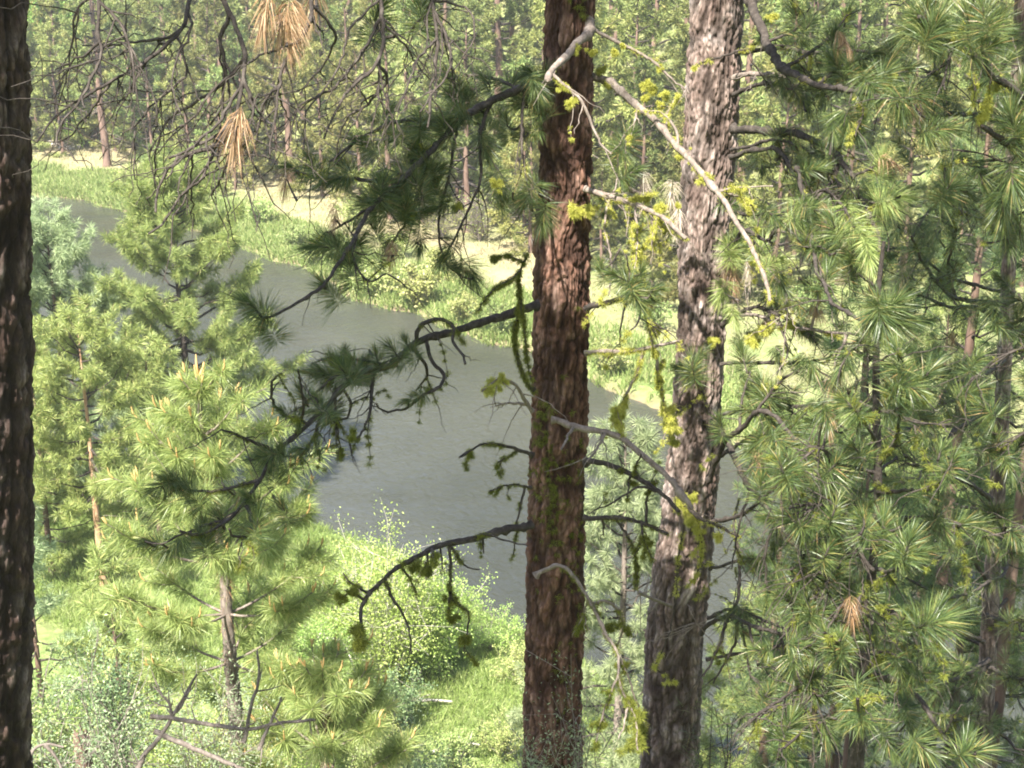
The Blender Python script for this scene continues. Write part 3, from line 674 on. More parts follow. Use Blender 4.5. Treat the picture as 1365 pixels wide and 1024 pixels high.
def branch(root, poly, D0, D1, w0, w1, tuft=(), twig=(), sub=0, lichen=0, dull=True, mat="branch_bark", ndl="near_needles", tl=.18, nb=340,
           dead=(), dmat="dead_needles", lsize=.028, sublen=(.12, .38), name="branch", subl=0, wob=.012, puffs=()):
    """a limb along photograph pixels (x, y) from distance D0 to D1, w0 to w1 pixels thick.
    tuft: (x, y[, angle of its axis in degrees, size]); twig: lists of pixels; sub: random hanging twigs; puffs: lichen at (x, y, size)"""
    pp = np.array(poly, float); L = np.concatenate([[0], np.cumsum(np.hypot(*np.diff(pp, axis=0).T))]); L /= L[-1]
    pts = smooth_path([P(a, b_, D0 + (D1 - D0) * s) for (a, b_), s in zip(pp, L)], .035); n = len(pts)
    ph_ = R.random(6) * 6.28; ar_ = np.arange(n - 2)
    pts[1:-1] += np.stack([np.sin(ar_ * .55 + ph_[0]) + np.sin(ar_ * .23 + ph_[1]), np.sin(ar_ * .5 + ph_[2]), np.sin(ar_ * .47 + ph_[3]) + np.sin(ar_ * .2 + ph_[4])], -1) * .0045 + R.normal(size=(n - 2, 3)) * .002
    s = np.linspace(0, 1, n); D = np.array([depth(q) for q in pts])
    rad = (w0 + (w1 - w0) * s) * D / FPX / 2
    mb, nd, lc, dd = MB(), MB(), MB(), MB()
    thin_ = .66 if mat == 'dead_bark' else .88
    if mat == 'dead_bark': sub += 9
    rad = rad * thin_ * (1 + .10 * np.sin(np.arange(n) * .8 + R.random() * 6) * R.random(n) + .45 * (R.random(n) > .93)); rad[0] *= 1.35
    tube(mb, pts, rad, 9, 0, .11)
    allp, allr = [pts], [rad]
    def px_of(q):
        e = q - CAM; dz = e @ FWD; return np.stack([682.5 + FPX * (e @ RGT) / dz, 512 - FPX * (e @ UPV) / dz], -1)
    for t in twig:
        w = 4.0
        if isinstance(t[0], (int, float)): w, t = t[0], t[1:]
        q0 = px_of(pts); i = int(np.argmin(np.hypot(q0[:, 0] - t[0][0], q0[:, 1] - t[0][1])))
        dj = R.normal() * .22
        tp = [P(a, b_, D[i] + dj * (k / max(1, len(t) - 1))) for k, (a, b_) in enumerate(t)]
        if np.hypot(*(q0[i] - np.array(t[0]))) < 14: tp[0] = pts[i]
        tp = smooth_path(tp, .03); m_ = len(tp); tp[1:] += R.normal(size=(m_ - 1, 3)) * .0026
        r_ = np.linspace(w, w * .45, m_) * D[i] / FPX / 2
        tube(mb, tp, r_, 6, 0, .07); allp.append(tp); allr.append(r_)
    base_sets = len(allp)
    for q in range(sub):                                    # curling side twigs
        a = int(R.integers(0, base_sets)); A = allp[a]
        if len(A) < 5: continue
        i = int(R.integers(len(A) // 5, len(A))); tn = unit(A[min(i + 1, len(A) - 1)] - A[i - 1])
        Ls = R.uniform(*sublen); d = unit(tn * R.uniform(.1, .9) + R.normal(size=3) * .5 + np.array([0, 0, -.25]))
        k = np.linspace(0, 1, 8)[:, None]; c1 = unit(np.cross(d, rand_unit(1)[0])) * R.uniform(-.35, .35)
        tp = A[i] + d * k * Ls + (np.array([0, 0, -.28]) * R.uniform(-.3, 1.3) + c1) * Ls * k ** 2.2 + R.normal(size=(8, 3)) * .010 * k
        r_ = np.linspace(min(allr[a][i] * .7, .0045), .0013, 8)
        tube(mb, tp, r_, 5, 0, .08); allp.append(tp); allr.append(r_)
    allc = np.vstack(allp); allpx = px_of(allc)
    def grow(items, target, L0, count, mat_droop, w):
        cs, axs, Ls = [], [], []
        for it in items:
            x_, y_ = it[0], it[1]; ang = it[2] if len(it) > 2 else None; sc = it[3] if len(it) > 3 else 1.0
            q0 = allpx; i = int(np.argmin(np.hypot(q0[:, 0] - x_, q0[:, 1] - y_)))
            di = depth(allc[i]); tip = P(x_, y_, di + R.normal() * .12); b0 = allc[i]
            vec = tip - b0; ln = np.linalg.norm(vec)
            if ang is not None:
                a = math.radians(ang); ax_ = unit(RGT * math.cos(a) + UPV * math.sin(a) + FWD * R.uniform(-.5, .2))
            else:
                ax_ = unit(unit(vec) * .6 + np.array([0, 0, .75]) + R.normal(size=3) * .3)
            if ln > .02:
                m_ = (b0 + tip) / 2 - ax_ * ln * .22 + np.array([0, 0, -.12 * ln])
                tw_ = smooth_path([b0, m_, tip - ax_ * min(.05, ln * .3), tip], .025)
                tube(mb, tw_, np.linspace(.007, .004, len(tw_)), 6, 0, .06)
            cs.append(tip); axs.append(ax_); Ls.append(L0 * sc)
        if cs:
            tufts(target, cs, axs, np.array(Ls), count, L0 * .8, w, 8, 98 if mat_droop < .2 else 62, mat_droop)
    grow(tuft, nd, tl * .92, nb, .09, .0030)
    grow(dead, dd, tl * .8, 120, .5, .0026)
    o = mb.build(name, MATS[mat], root)
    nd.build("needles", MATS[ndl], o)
    dd.build("dead_needles", MATS[dmat], o)
    if lichen:
        ii = R.integers(0, len(allc), lichen); cl = allc[ii] + np.array([0, 0, -.006])
        run = [cl]
        for j in range(4):                                  # puffs run on along the twig
            run.append(allc[np.minimum(ii + j + 1, len(allc) - 1)])
        fuzz(lc, np.vstack(run), lsize * R.uniform(.6, 1.5, lichen * 5), 80, .5)
    for (x_, y_, z_) in puffs:
        i = int(np.argmin(np.hypot(allpx[:, 0] - x_, allpx[:, 1] - y_))); c = P(x_, y_, depth(allc[i]))
        c = c[None] + R.normal(size=(9, 3)) * z_ * .5
        fuzz(lc, c, z_ * 1.0, 150, .35)
    if lc.v: tag(lc.build("lichen", MATS["dull_lichen" if dull else "lichen_fuzz"], o), kind="stuff")
    return o

def shade_canopy(root, centre, z0, z1, n, ln, seed, az0=0, az1=360, ndl="near_needles", el=8):
    """unseen crown limbs, placed for the shade they cast: a few shapes copied round the trunk"""
    src = []
    for k in range(3):
        mb, nd = MB(), MB(); kk = np.linspace(0, 1, 9)[:, None]
        pth = np.array([ln, 0, 0]) * kk + np.array([0, 0, ln * .28]) * kk ** 2 + R.normal(size=(9, 3)) * .04 * kk
        tube(mb, pth, np.linspace(.05, .015, 9), 7, 0, .05); T, A = [], []
        for q in range(46):
            u = R.uniform(.25, 1); b0 = np.array([np.interp(u, kk[:, 0], pth[:, c]) for c in range(3)])
            d = unit(np.array([.6, 0, .15]) + R.normal(size=3) * np.array([.5, .8, .3])); L = R.uniform(.2, .75)
            tube(mb, [b0, b0 + d * L * .5 - np.array([0, 0, .05]), b0 + d * L], [.008, .006, .005], 4)
            T.append(b0 + d * L); A.append(unit(d + np.array([0, 0, .5])))
            T.append(b0 + d * L * .55); A.append(unit(d + R.normal(size=3) * .4))
        tufts(nd, T, A, .24, 110, .14, .011, 12, 112)
        src.append((mb.mesh("branch", MATS["branch_bark"]), nd.mesh("needles", MATS[ndl])))
    rg = np.random.default_rng(seed); loc = root.location
    for q in range(n):
        z = z0 + (z1 - z0) * (q + rg.random()) / n; c = centre(z); a = math.radians(az0 + (az1 - az0) * ((q * .618 + rg.random() * .15) % 1))
        s = 1.0 - .62 * (z - z0) / max(.1, z1 - z0)
        bm_, nm_ = src[q % 3]
        b1 = bpy.data.objects.new("branch", bm_); n1 = bpy.data.objects.new("needles", nm_)
        COL.objects.link(b1); COL.objects.link(n1); b1.parent = root; n1.parent = b1
        b1.location = (c[0] - loc[0], c[1] - loc[1], z - loc[2]); b1.rotation_euler = (0, -math.radians(el + rg.normal() * 8), a); b1.scale = (s,) * 3

# ---- the dark trunk at the left edge, its drooping bare twigs and limbs added overhead for shade
T1 = near_tree("pine_tree", "dark rough-barked pine trunk cut by the photo's left edge, drooping twigs overhead", "pine tree", -46, 1000, 5.5)
c1 = big_trunk(T1, [(-47, 0, 160), (-46, 150, 162), (-45, 300, 163), (-44, 430, 164), (-42, 560, 164), (-43, 760, 166), (-47, 1000, 168)], 5.5, "dark_bark", 21, cells=15, plate=.15, amp=.02)
spray1 = [
    [7, (309, 162), (290, 195), (246, 207), (225, 225), (211, 253), (206, 283)], [6, (322, 150), (331, 185), (310, 205), (296, 235), (282, 260)],
    [6, (300, 180), (270, 235), (240, 262), (215, 300), (197, 312)], [6, (328, 105), (337, 140), (332, 165), (322, 185)],
    [7, (300, 20), (293, 50), (300, 80), (297, 110), (294, 150), (280, 165)], [5, (325, 70), (300, 110), (270, 130), (240, 150), (220, 165), (208, 200), (206, 250)],
    [5, (322, 120), (290, 165), (262, 190), (240, 215), (222, 240)], [4, (309, 162), (315, 185), (316, 196)], [4, (325, 85), (285, 120), (255, 160), (230, 175), (205, 190), (196, 215)]]
branch(T1, [(296, -90), (284, -30), (300, 2), (312, 24), (325, 63), (328, 95), (322, 130), (309, 162), (270, 190), (225, 211)], 4.6, 4.3, 10, 4, twig=spray1, sub=46, sublen=(.08, .34), dead=[(316, 196, -75, .75), (312, 190, -100, .7)])
branch(T1, [(262, -80), (250, 0), (235, 50), (190, 85), (150, 110), (120, 130), (80, 150), (55, 170), (49, 190)], 4.6, 4.1, 8, 3,
       twig=[[5, (240, 35), (225, 50), (190, 55), (150, 60), (110, 60)], [4, (190, 85), (165, 50), (150, 30), (140, 12)], [4, (235, 50), (250, 90), (240, 110), (215, 130), (185, 160), (178, 200), (182, 240)],
             [4, (150, 110), (130, 135), (120, 150), (95, 180), (75, 190)], [4, (248, 10), (255, 40), (240, 70), (230, 100), (232, 130), (240, 150)]], sub=40, sublen=(.08, .34))
branch(T1, [(120, -70), (130, 0), (130, 45), (135, 70), (120, 110), (85, 160), (75, 190)], 4.3, 4.1, 7, 3,
       twig=[[5, (128, 0), (160, 30), (172, 60), (178, 90), (178, 125)], [4, (126, -10), (105, 10), (98, 40), (93, 80), (88, 110), (78, 140)], [4, (134, 60), (110, 75), (85, 85), (62, 80)]], sub=36, sublen=(.08, .32))
branch(T1, [(425, -90), (418, -10), (411, 35), (395, 60), (381, 81), (370, 120), (362, 165), (360, 211)], 4.7, 4.4, 9, 3,
       twig=[[4, (400, 50), (370, 65), (345, 75), (330, 85)], [5, (416, 10), (445, 40), (440, 70), (425, 95), (400, 125)], [4, (372, 110), (350, 140), (345, 170), (340, 200)]], sub=26, sublen=(.08, .3),
       dead=[(372, 42, -110, .75), (398, 40, -70, .8), (350, 36, -100, .7), (384, 60, -80, .7), (420, 12, -90, .7)])
branch(T1, [(520, -90), (508, 0), (510, 40), (500, 90), (470, 120), (445, 150), (432, 185)], 4.9, 4.6, 9, 3,
       twig=[[5, (509, 20), (490, 60), (465, 95), (440, 120), (400, 140), (385, 180)], [5, (505, 80), (515, 105), (490, 140), (460, 160), (448, 205)], [4, (505, 70), (505, 130), (515, 160), (510, 180)],
             [4, (508, 0), (470, 35), (455, 80), (440, 110), (410, 150), (405, 200)], [4, (509, 35), (540, 60), (555, 85), (570, 105)]], sub=36, sublen=(.08, .32))
branch(T1, [(575, -90), (577, 0), (584, 60), (582, 100), (572, 120), (570, 170)], 5.0, 4.8, 8, 3,
       twig=[[5, (580, 15), (598, 60), (598, 95), (580, 120), (560, 150)], [4, (577, 0), (560, 25), (540, 45), (525, 48)], [4, (578, 5), (620, 10), (632, 30), (628, 60), (605, 95)], [4, (583, 50), (560, 75), (545, 110), (530, 150)]],
       sub=30, sublen=(.08, .3), tuft=[(505, 10, 70, .8), (560, -6, 90, .9)])
shade_canopy(T1, c1, 21.6, 23.4, 14, 3.7, 4, 200, 283)  # unseen limbs added to shade the middle trunk's lower part
shade_canopy(T1, c1, 23.4, 27.5, 7, 1.8, 5, 170, 245)
shade_canopy(T1, c1, 21.7, 22.9, 7, 2.2, 9, 268, 286)  # further limbs out of view, keeping sun off that lower half
shade_canopy(T1, c1, 21.5, 21.9, 4, 2.1, 10, 290, 318)  # low limbs added out of view to shade the drooping twigs

# ---- the reddish plated trunk in the middle
T2 = near_tree("pine_tree", "tall reddish brown plated pine trunk in the middle with drooping needle boughs", "pine tree", 737, 1000, 9.0)
c2 = big_trunk(T2, [(760, 0, 64), (757, 100, 67), (754, 200, 71), (750, 300, 72), (748, 400, 73), (746, 500, 74), (744, 600, 75), (741, 700, 76), (740, 800, 77), (738, 900, 77), (737, 1010, 78)], 9.0, "red_bark", 3, cells=11, plate=.15, amp=.026)
# upper left bough
branch(T2, [(738, 108), (700, 118), (655, 135), (610, 165), (570, 205), (535, 240), (500, 275), (475, 310), (455, 345), (430, 380), (395, 408), (352, 424)], 8.6, 7.0, 13, 4,
       twig=[[7, (610, 165), (560, 160), (520, 165), (480, 185), (440, 215)], [6, (655, 135), (640, 180), (640, 240), (615, 300), (592, 345)], [6, (570, 205), (560, 250), (545, 290), (520, 330)],
             [6, (535, 240), (480, 240), (430, 238), (395, 228)], [5, (700, 118), (695, 180), (700, 230), (712, 285), (722, 300)], [5, (475, 310), (470, 340), (490, 375), (515, 365)], [5, (500, 275), (455, 300), (420, 320)],
             [5, (610, 165), (600, 230), (585, 290), (590, 340), (610, 365), (630, 372)], [6, (690, 122), (660, 105), (625, 100), (590, 105)]],
       tuft=[(385, 222, 160), (415, 215, 120), (440, 240, 200, .9), (330, 405, 150, 1.15), (352, 425, 120, .8), (425, 328, 170), (447, 318, 120), (465, 350, 100), (432, 380, 130), (415, 330, 200, .8), (500, 300, 100), (515, 330, 60, .8), (540, 240, 110), (510, 240, 140),
             (520, 165, 120), (560, 150, 90), (592, 165, 100), (625, 118, 100), (600, 105, 130), (560, 330, 270, .9), (590, 345, 240, .9), (560, 200, 150), (480, 190, 150), (455, 215, 130), (632, 372, -60, 1.0), (610, 360, -20, .8),
             (705, 105, 100), (730, 100, 60), (690, 140, 200), (720, 125, -60, .9), (720, 150, -90, .8), (650, 205, -70), (665, 260, -80, .9), (700, 270, 240), (722, 300, -100, .9), (575, 280, 200, .8), (640, 165, 140), (535, 285, 80), (490, 270, 150), (548, 210, 60)] + [(a + R.normal() * 26, b_ + R.normal() * 26, R.uniform(20, 200), R.uniform(.75, 1)) for a, b_ in [(700, 120), (670, 130), (640, 142), (610, 165), (590, 185), (575, 205), (550, 225), (535, 245), (515, 265), (495, 285), (480, 305), (600, 130), (560, 170), (640, 200)] for _ in range(2)],
       sub=80, lichen=10, lsize=.022, dead=[(522, 345, -90, .8), (447, 295, -90, .6), (380, 250, -95, .8)], puffs=[(662, 245, .03), (612, 275, .025), (430, 236, .03), (560, 196, .02)], dull=False)
# the long middle bough sweeping down to the left
branch(T2, [(716, 408), (690, 414), (655, 426), (600, 442), (555, 459), (520, 486), (480, 498), (450, 520), (430, 548), (395, 580), (370, 604), (345, 640), (325, 668), (305, 692), (270, 712), (240, 708)], 8.7, 7.2, 14, 4,
       twig=[[7, (555, 459), (560, 435), (585, 425), (605, 436), (603, 455), (615, 470), (620, 485)], [6, (570, 455), (575, 480), (592, 500), (585, 515), (560, 530), (540, 545), (512, 548), (500, 538)], [6, (550, 462), (570, 495), (555, 520)],
             [6, (500, 493), (495, 530), (492, 555), (480, 580), (465, 590)], [5, (455, 515), (468, 540), (460, 560), (445, 555)], [5, (445, 525), (448, 565), (452, 592)], [6, (430, 548), (420, 580), (400, 605), (370, 610)],
             [6, (410, 565), (375, 550), (362, 530), (365, 505), (375, 500)], [6, (370, 604), (340, 590), (315, 580), (295, 572)], [6, (345, 640), (310, 650), (270, 655), (225, 645)], [6, (325, 668), (335, 690), (330, 712), (312, 716), (305, 705)],
             [5, (305, 692), (260, 705), (215, 725), (195, 722)], [5, (520, 486), (480, 480), (440, 478), (415, 485)], [5, (480, 498), (450, 500), (425, 520), (400, 545)], [5, (395, 580), (405, 545), (400, 510), (398, 495)]],
       tuft=[(540, 455, 120, .8), (520, 462, 130, .8), (500, 470, 110, .7), (470, 478, 110), (452, 488, 130), (430, 492, 140), (412, 498, 160), (440, 478, 100, .9), (398, 520, 130, .8), (540, 535, 200, .6), (225, 640, 165, 1.0), (250, 652, 130, .9), (205, 652, 200, .8),
             (195, 722, 170, .8), (220, 735, 220, .8), (265, 712, 120, .8), (290, 690, 130, .9), (330, 660, 130, .8), (355, 622, 120, .9), (375, 600, 110, .8), (345, 600, 150, .8), (372, 545, 150, .7), (485, 485, 90, .8), (458, 470, 80, .7), (300, 650, 160, .8)] + [(a + R.normal() * 16, b_ + R.normal() * 16, R.uniform(60, 200), R.uniform(.65, .9)) for a, b_ in [(480, 490), (455, 505), (430, 530), (405, 560), (385, 585), (365, 605), (345, 635), (320, 670), (290, 700)]],
       sub=75, lichen=46, lsize=.03, sublen=(.1, .32))
# bare lower boughs to the left
branch(T2, [(708, 699), (660, 710), (600, 726), (550, 744), (510, 772), (487, 800), (480, 850)], 8.7, 7.7, 11, 5,
       twig=[[5, (600, 726), (601, 760), (600, 792), (612, 806), (625, 822), (618, 868)], [5, (600, 790), (598, 815), (603, 828)], [5, (510, 772), (524, 798), (538, 820), (546, 845), (548, 872)], [4, (578, 733), (580, 752)], [4, (535, 752), (548, 775), (556, 790)], [4, (640, 715), (645, 738)],
             [4, (632, 717), (645, 712), (672, 720), (704, 728)], [4, (600, 730), (618, 752), (638, 760)], [4, (487, 790), (470, 778), (457, 764)], [5, (487, 800), (470, 790), (455, 796)], [4, (574, 736), (570, 770)], [4, (587, 733), (590, 758)]],
       sub=12, sublen=(.05, .16), lichen=22, lsize=.03, puffs=[(480, 838, .05), (478, 858, .04), (618, 850, .04), (552, 757, .05), (570, 760, .04), (603, 800, .035), (455, 795, .035), (470, 790, .035), (602, 822, .03), (580, 740, .03)])
branch(T2, [(710, 606), (690, 600), (665, 594), (645, 592), (628, 602), (612, 610)], 8.7, 8.3, 6, 3, twig=[[4, (690, 602), (675, 610), (662, 618)], [3, (628, 602), (622, 615)]], sub=5, sublen=(.05, .12), lichen=12, lsize=.03)
branch(T2, [(710, 548), (696, 530), (684, 512), (664, 508), (642, 522)], 8.6, 8.2, 9, 4, dull=False, puffs=[(658, 514, .045), (650, 520, .035), (668, 508, .03)], mat="dead_bark", twig=[[5, (700, 540), (680, 538), (660, 541)]])
branch(T2, [(708, 650), (690, 648), (670, 650), (652, 655)], 8.7, 8.4, 4, 2, lichen=8, lsize=.025, twig=[[4, (700, 650), (696, 670), (690, 690), (688, 720), (682, 745)]], sub=4, sublen=(.04, .1))
branch(T2, [(712, 520), (700, 505), (690, 480), (688, 440), (692, 400), (692, 360), (702, 340)], 8.5, 8.1, 6, 4, lichen=54, lsize=.03, twig=[[4, (692, 360), (678, 375), (655, 388), (636, 415)], [4, (692, 400), (700, 440), (702, 480), (708, 505)], [4, (692, 350), (675, 340), (658, 345)]])
# the broken pale limb at the top and the long pale limb reaching to the right
branch(T2, [(775, 14), (788, 34), (766, 62), (742, 88), (730, 108)], 8.75, 8.0, 20, 13, mat="dead_bark", twig=[[6, (786, 36), (820, 55), (862, 76), (895, 105), (918, 124)], [6, (735, 100), (758, 118), (775, 135), (800, 190), (815, 205)]], lichen=8, dull=False, lsize=.02,
       puffs=[(768, 65, .025), (790, 70, .022), (820, 70, .02), (830, 62, .018), (862, 110, .03), (880, 92, .02), (885, 125, .025), (760, 135, .03), (750, 115, .025)])
branch(T2, [(788, 102), (815, 112), (850, 140), (890, 180), (920, 215), (948, 245), (975, 285), (1000, 325), (1018, 365), (1026, 402)], 8.9, 7.9, 17, 8, mat="dead_bark",
       twig=[[4, (850, 140), (845, 170), (838, 190)], [5, (960, 262), (985, 262), (1010, 280)], [4, (890, 180), (890, 150), (905, 125)], [4, (955, 255), (990, 250), (1030, 248)], [5, (905, 200), (900, 170), (880, 150), (860, 148)]], sub=16, sublen=(.06, .25), lichen=40, dull=False, lsize=.026,
       puffs=[(800, 95, .03), (812, 112, .025), (870, 120, .03), (860, 130, .025), (838, 185, .018), (940, 236, .04), (905, 210, .02), (880, 140, .025)])
branch(T2, [(780, 252), (812, 262), (845, 272), (880, 290), (915, 318)], 8.9, 8.6, 13, 9, mat="dead_bark", twig=[[4, (812, 262), (806, 300), (815, 350), (812, 395)], [4, (845, 272), (850, 320), (846, 360)], [4, (870, 285), (872, 330)]], sub=26, sublen=(.08, .3), lichen=46, dull=False, lsize=.026,
       puffs=[(768, 282, .05), (785, 280, .035), (850, 268, .035), (882, 278, .03), (862, 265, .02), (903, 275, .02)], dead=[(860, 250, -80, .7), (895, 265, -95, .9), (905, 300, -90, .8)], dmat="grey_needles",
       tuft=[(850, 225, 30, .8), (840, 180, 60, .9), (822, 200, 100, .8), (806, 285, -90, .8)])
branch(T2, [(782, 412), (805, 405), (832, 396), (862, 398)], 8.9, 8.4, 9, 5, twig=[[4, (832, 396), (840, 370), (835, 340)], [4, (850, 397), (862, 420), (875, 450)], [4, (840, 396), (828, 430), (826, 460)], [4, (858, 398), (850, 430), (835, 445)]],
       tuft=[(850, 385, 30, .9), (835, 365, 110, .9), (868, 400, -20, .9), (818, 365, 150, .8), (856, 360, 70, .8), (876, 385, 20, .8), (855, 410, -60, .8), (800, 350, 100, .7)], sub=10, lichen=10, dull=False)
branch(T2, [(780, 471), (805, 470), (835, 468), (870, 462), (905, 455)], 8.9, 8.6, 9, 7, mat="dead_bark", twig=[[5, (858, 464), (848, 500), (830, 535), (822, 560), (828, 580)], [5, (872, 460), (878, 500), (885, 540), (895, 575), (900, 592)], [4, (868, 462), (862, 420), (858, 380), (852, 330)], [3, (830, 545), (815, 545)]],
       sub=8, sublen=(.06, .2), lichen=80, lsize=.028, dull=False, puffs=[(888, 545, .05), (895, 570, .05), (878, 510, .03), (872, 470, .03), (900, 590, .03), (876, 440, .03)])
branch(T2, [(735, 560), (765, 568), (800, 574), (835, 588), (870, 618), (905, 655), (922, 678)], 8.6, 8.3, 13, 11, mat="dead_bark", twig=[[5, (808, 578), (796, 598), (782, 615)], [3, (800, 574), (805, 590)], [5, (768, 568), (758, 580), (748, 600)]])
branch(T2, [(780, 616), (815, 620), (845, 634), (880, 655), (905, 682)], 8.9, 8.4, 9, 6, twig=[[4, (845, 634), (848, 620), (855, 605)], [4, (880, 655), (850, 650), (820, 668), (785, 685)], [4, (840, 632), (838, 650), (836, 665)]], sub=6, sublen=(.05, .15), lichen=8)
branch(T2, [(778, 690), (820, 692), (855, 696), (890, 712)], 8.9, 8.6, 8, 5, twig=[[5, (860, 697), (862, 665), (864, 640)], [4, (820, 692), (840, 720), (850, 760), (846, 790)], [4, (800, 690), (805, 715)], [4, (855, 696), (858, 720), (870, 745)]], sub=10, sublen=(.06, .2), lichen=26, lsize=.03)
branch(T2, [(714, 768), (742, 753), (765, 768), (785, 800), (805, 838), (822, 870), (824, 905), (838, 935), (848, 965), (850, 1000)], 8.5, 8.0, 9, 4, mat="dead_bark",
       twig=[[5, (790, 805), (808, 802), (826, 815), (830, 840), (822, 860)], [4, (823, 900), (812, 930), (800, 965), (795, 990)], [4, (822, 870), (838, 905), (850, 940), (860, 970)], [3, (785, 800), (775, 825), (762, 850)], [4, (838, 935), (832, 965), (825, 985)]], sub=12, sublen=(.05, .18),
       lichen=26, lsize=.032, puffs=[(850, 955, .05), (852, 975, .05), (845, 990, .05), (812, 835, .035), (830, 890, .03), (800, 965, .035), (836, 935, .03)])
# lichen growing on the bark itself
lc = MB(); pts_ = []
for (x0, y0, sx_, sy_, n) in [(735, 640, 20, 70, 60), (745, 800, 22, 80, 34), (722, 600, 9, 40, 44), (716, 560, 7, 24, 14), (745, 665, 14, 20, 14), (768, 660, 8, 40, 18), (728, 690, 10, 22, 10), (758, 880, 12, 30, 22), (768, 720, 5, 30, 12), (772, 860, 6, 40, 12), (770, 10, 10, 10, 6)]:
    for q in range(n):
        x_, y_ = x0 + R.normal() * sx_, y0 + R.normal() * sy_
        cz = PY(x_, y_, 9.0); c = c2(cz[2]); dx = cz[0] - c[0]; r_ = .186 if y_ > 300 else .16
        if abs(dx) < r_: cz[1] = c[1] - math.sqrt(r_ ** 2 - dx ** 2) - .004; pts_.append(cz)
fuzz(lc, pts_, .042, 60, .5)
tag(lc.build("lichen", MATS["dull_lichen"], T2), kind="stuff")
shade_canopy(T2, c2, 20.7, 28.0, 14, 2.6, 8, 0, 150)  # unseen limbs kept right and back so sun reaches the trunks
shade_canopy(T2, c2, 22.5, 25.0, 5, 2.4, 9, 315, 345)  # unseen limbs added to shade the foliage on the right

# ---- the leaning grey brown trunk right of it
T3 = near_tree("pine_tree", "leaning grey brown pine trunk right of the plated trunk, needle boughs to its right", "pine tree", 893, 1000, 10.0)
c3 = big_trunk(T3, [(956, 0, 70), (951, 100, 70), (946, 200, 70), (938, 300, 65), (935, 432, 63), (930, 520, 65), (926, 600, 68), (914, 717, 74), (905, 800, 76), (899, 860, 76), (893, 1010, 76)], 10.0, "grey_bark", 33, cells=12, plate=.17, amp=.026)
branch(T3, [(978, 172), (1010, 173), (1050, 178), (1085, 186), (1112, 202), (1135, 236), (1150, 268), (1166, 300), (1172, 335)], 9.6, 7.4, 13, 5,
       twig=[[6, (1112, 202), (1110, 240), (1090, 262), (1070, 280)], [5, (1135, 236), (1160, 225), (1180, 215)], [5, (1150, 268), (1175, 272), (1200, 262)], [4, (1050, 178), (1062, 210), (1066, 245)], [4, (1085, 186), (1090, 215), (1085, 245)], [4, (1112, 202), (1130, 190), (1150, 170)], [5, (1120, 212), (1100, 300), (1085, 340)]],
       tuft=[(1078, 262, -60), (1131, 316, -70), (1178, 212, 80, 1.15), (1178, 278, 20), (1065, 290, -100), (1100, 340, -80), (1150, 165, 60, .9), (1125, 165, 90, .9), (1200, 262, 10), (1100, 225, 120, .8), (1130, 300, -90, 1), (1150, 320, -60), (1115, 270, 200, .8), (1075, 310, -80), (1160, 350, -80, .9)],
       sub=26, lichen=12, lsize=.022, dead=[(1195, 220, -30, .9), (1090, 235, -90, .7)], ndl="young_needles", dull=False, puffs=[(1073, 240, .03), (1070, 225, .03)])
branch(T3, [(985, -40), (1005, 15), (1022, 55), (1045, 92), (1090, 112), (1140, 122), (1190, 135), (1225, 130)], 9.5, 6.8, 16, 6,
       twig=[[6, (1045, 92), (1080, 70), (1110, 45), (1130, 20)], [6, (1090, 112), (1120, 90), (1160, 75)], [5, (1140, 122), (1150, 150), (1140, 180)], [5, (1190, 135), (1230, 155), (1262, 168)], [5, (1022, 55), (1060, 40), (1080, 10)], [5, (1140, 122), (1180, 100), (1210, 95)]],
       tuft=[(1075, 140, -60), (1080, 30, 60), (1060, 15, 100), (1112, 45, 80), (1130, 18, 70), (1160, 70, 40), (1135, 85, 80), (1110, 80, 120), (1150, 105, 100, .9), (1100, 130, -90), (1140, 175, -60, .9), (1180, 95, 60), (1210, 92, 40), (1232, 122, 20, 1.1), (1265, 170, 10, 1.1), (1245, 150, 60, .9), (1168, 125, -60), (1040, 60, 170, .8), (1045, 120, -90, .8), (1200, 150, -70, .9), (1190, 60, 80), (1020, 25, 70, .8)],
       sub=28, lichen=10, dead=[(1225, 150, -80, .9), (1130, 60, -60, .8)], dull=False, puffs=[(1030, 22, .025), (1183, 112, .025)], ndl="near_needles")
branch(T3, [(980, 104), (1005, 99), (1030, 100), (1047, 103)], 9.6, 9.0, 11, 9, mat="dead_bark", dead=[(1032, 112, -95, 1.0), (1042, 120, -75, .9)], dmat="grey_needles", twig=[[4, (1025, 100), (1030, 115), (1034, 125)]])
branch(T3, [(984, 70), (1000, 62), (1018, 50)], 9.6, 9.2, 5, 3, twig=[[4, (1000, 62), (960, 76), (940, 82), (925, 90)]], lichen=5, dull=False)
branch(T3, [(1062, 225), (1078, 290), (1082, 330), (1096, 376), (1112, 405), (1145, 423), (1172, 424)], 8.4, 6.2, 6, 5, tuft=[(1184, 420, 30, 1.25), (1196, 402, 40, 1.2), (1160, 425, -120, .9), (1180, 440, -70, 1.0), (1205, 425, 5, 1.1), (1170, 405, 110, .9)], sub=5, tl=.15)
branch(T3, [(960, 425), (1000, 420), (1040, 432), (1080, 440), (1130, 446), (1170, 455), (1203, 466)], 9.6, 8.0, 8, 4, mat="dead_bark", twig=[[4, (1080, 440), (1090, 400), (1085, 370)], [4, (1040, 432), (1050, 470), (1035, 500)], [4, (1130, 446), (1115, 480), (1110, 510)]], sub=18, sublen=(.08, .3), lichen=16, dull=False, lsize=.025,
       puffs=[(1005, 450, .05), (1022, 440, .03), (1055, 432, .03), (950, 455, .035)], dead=[(1113, 520, -85, 1.1), (980, 380, -80, .8), (970, 360, -110, .9), (1090, 420, -80, .8)])
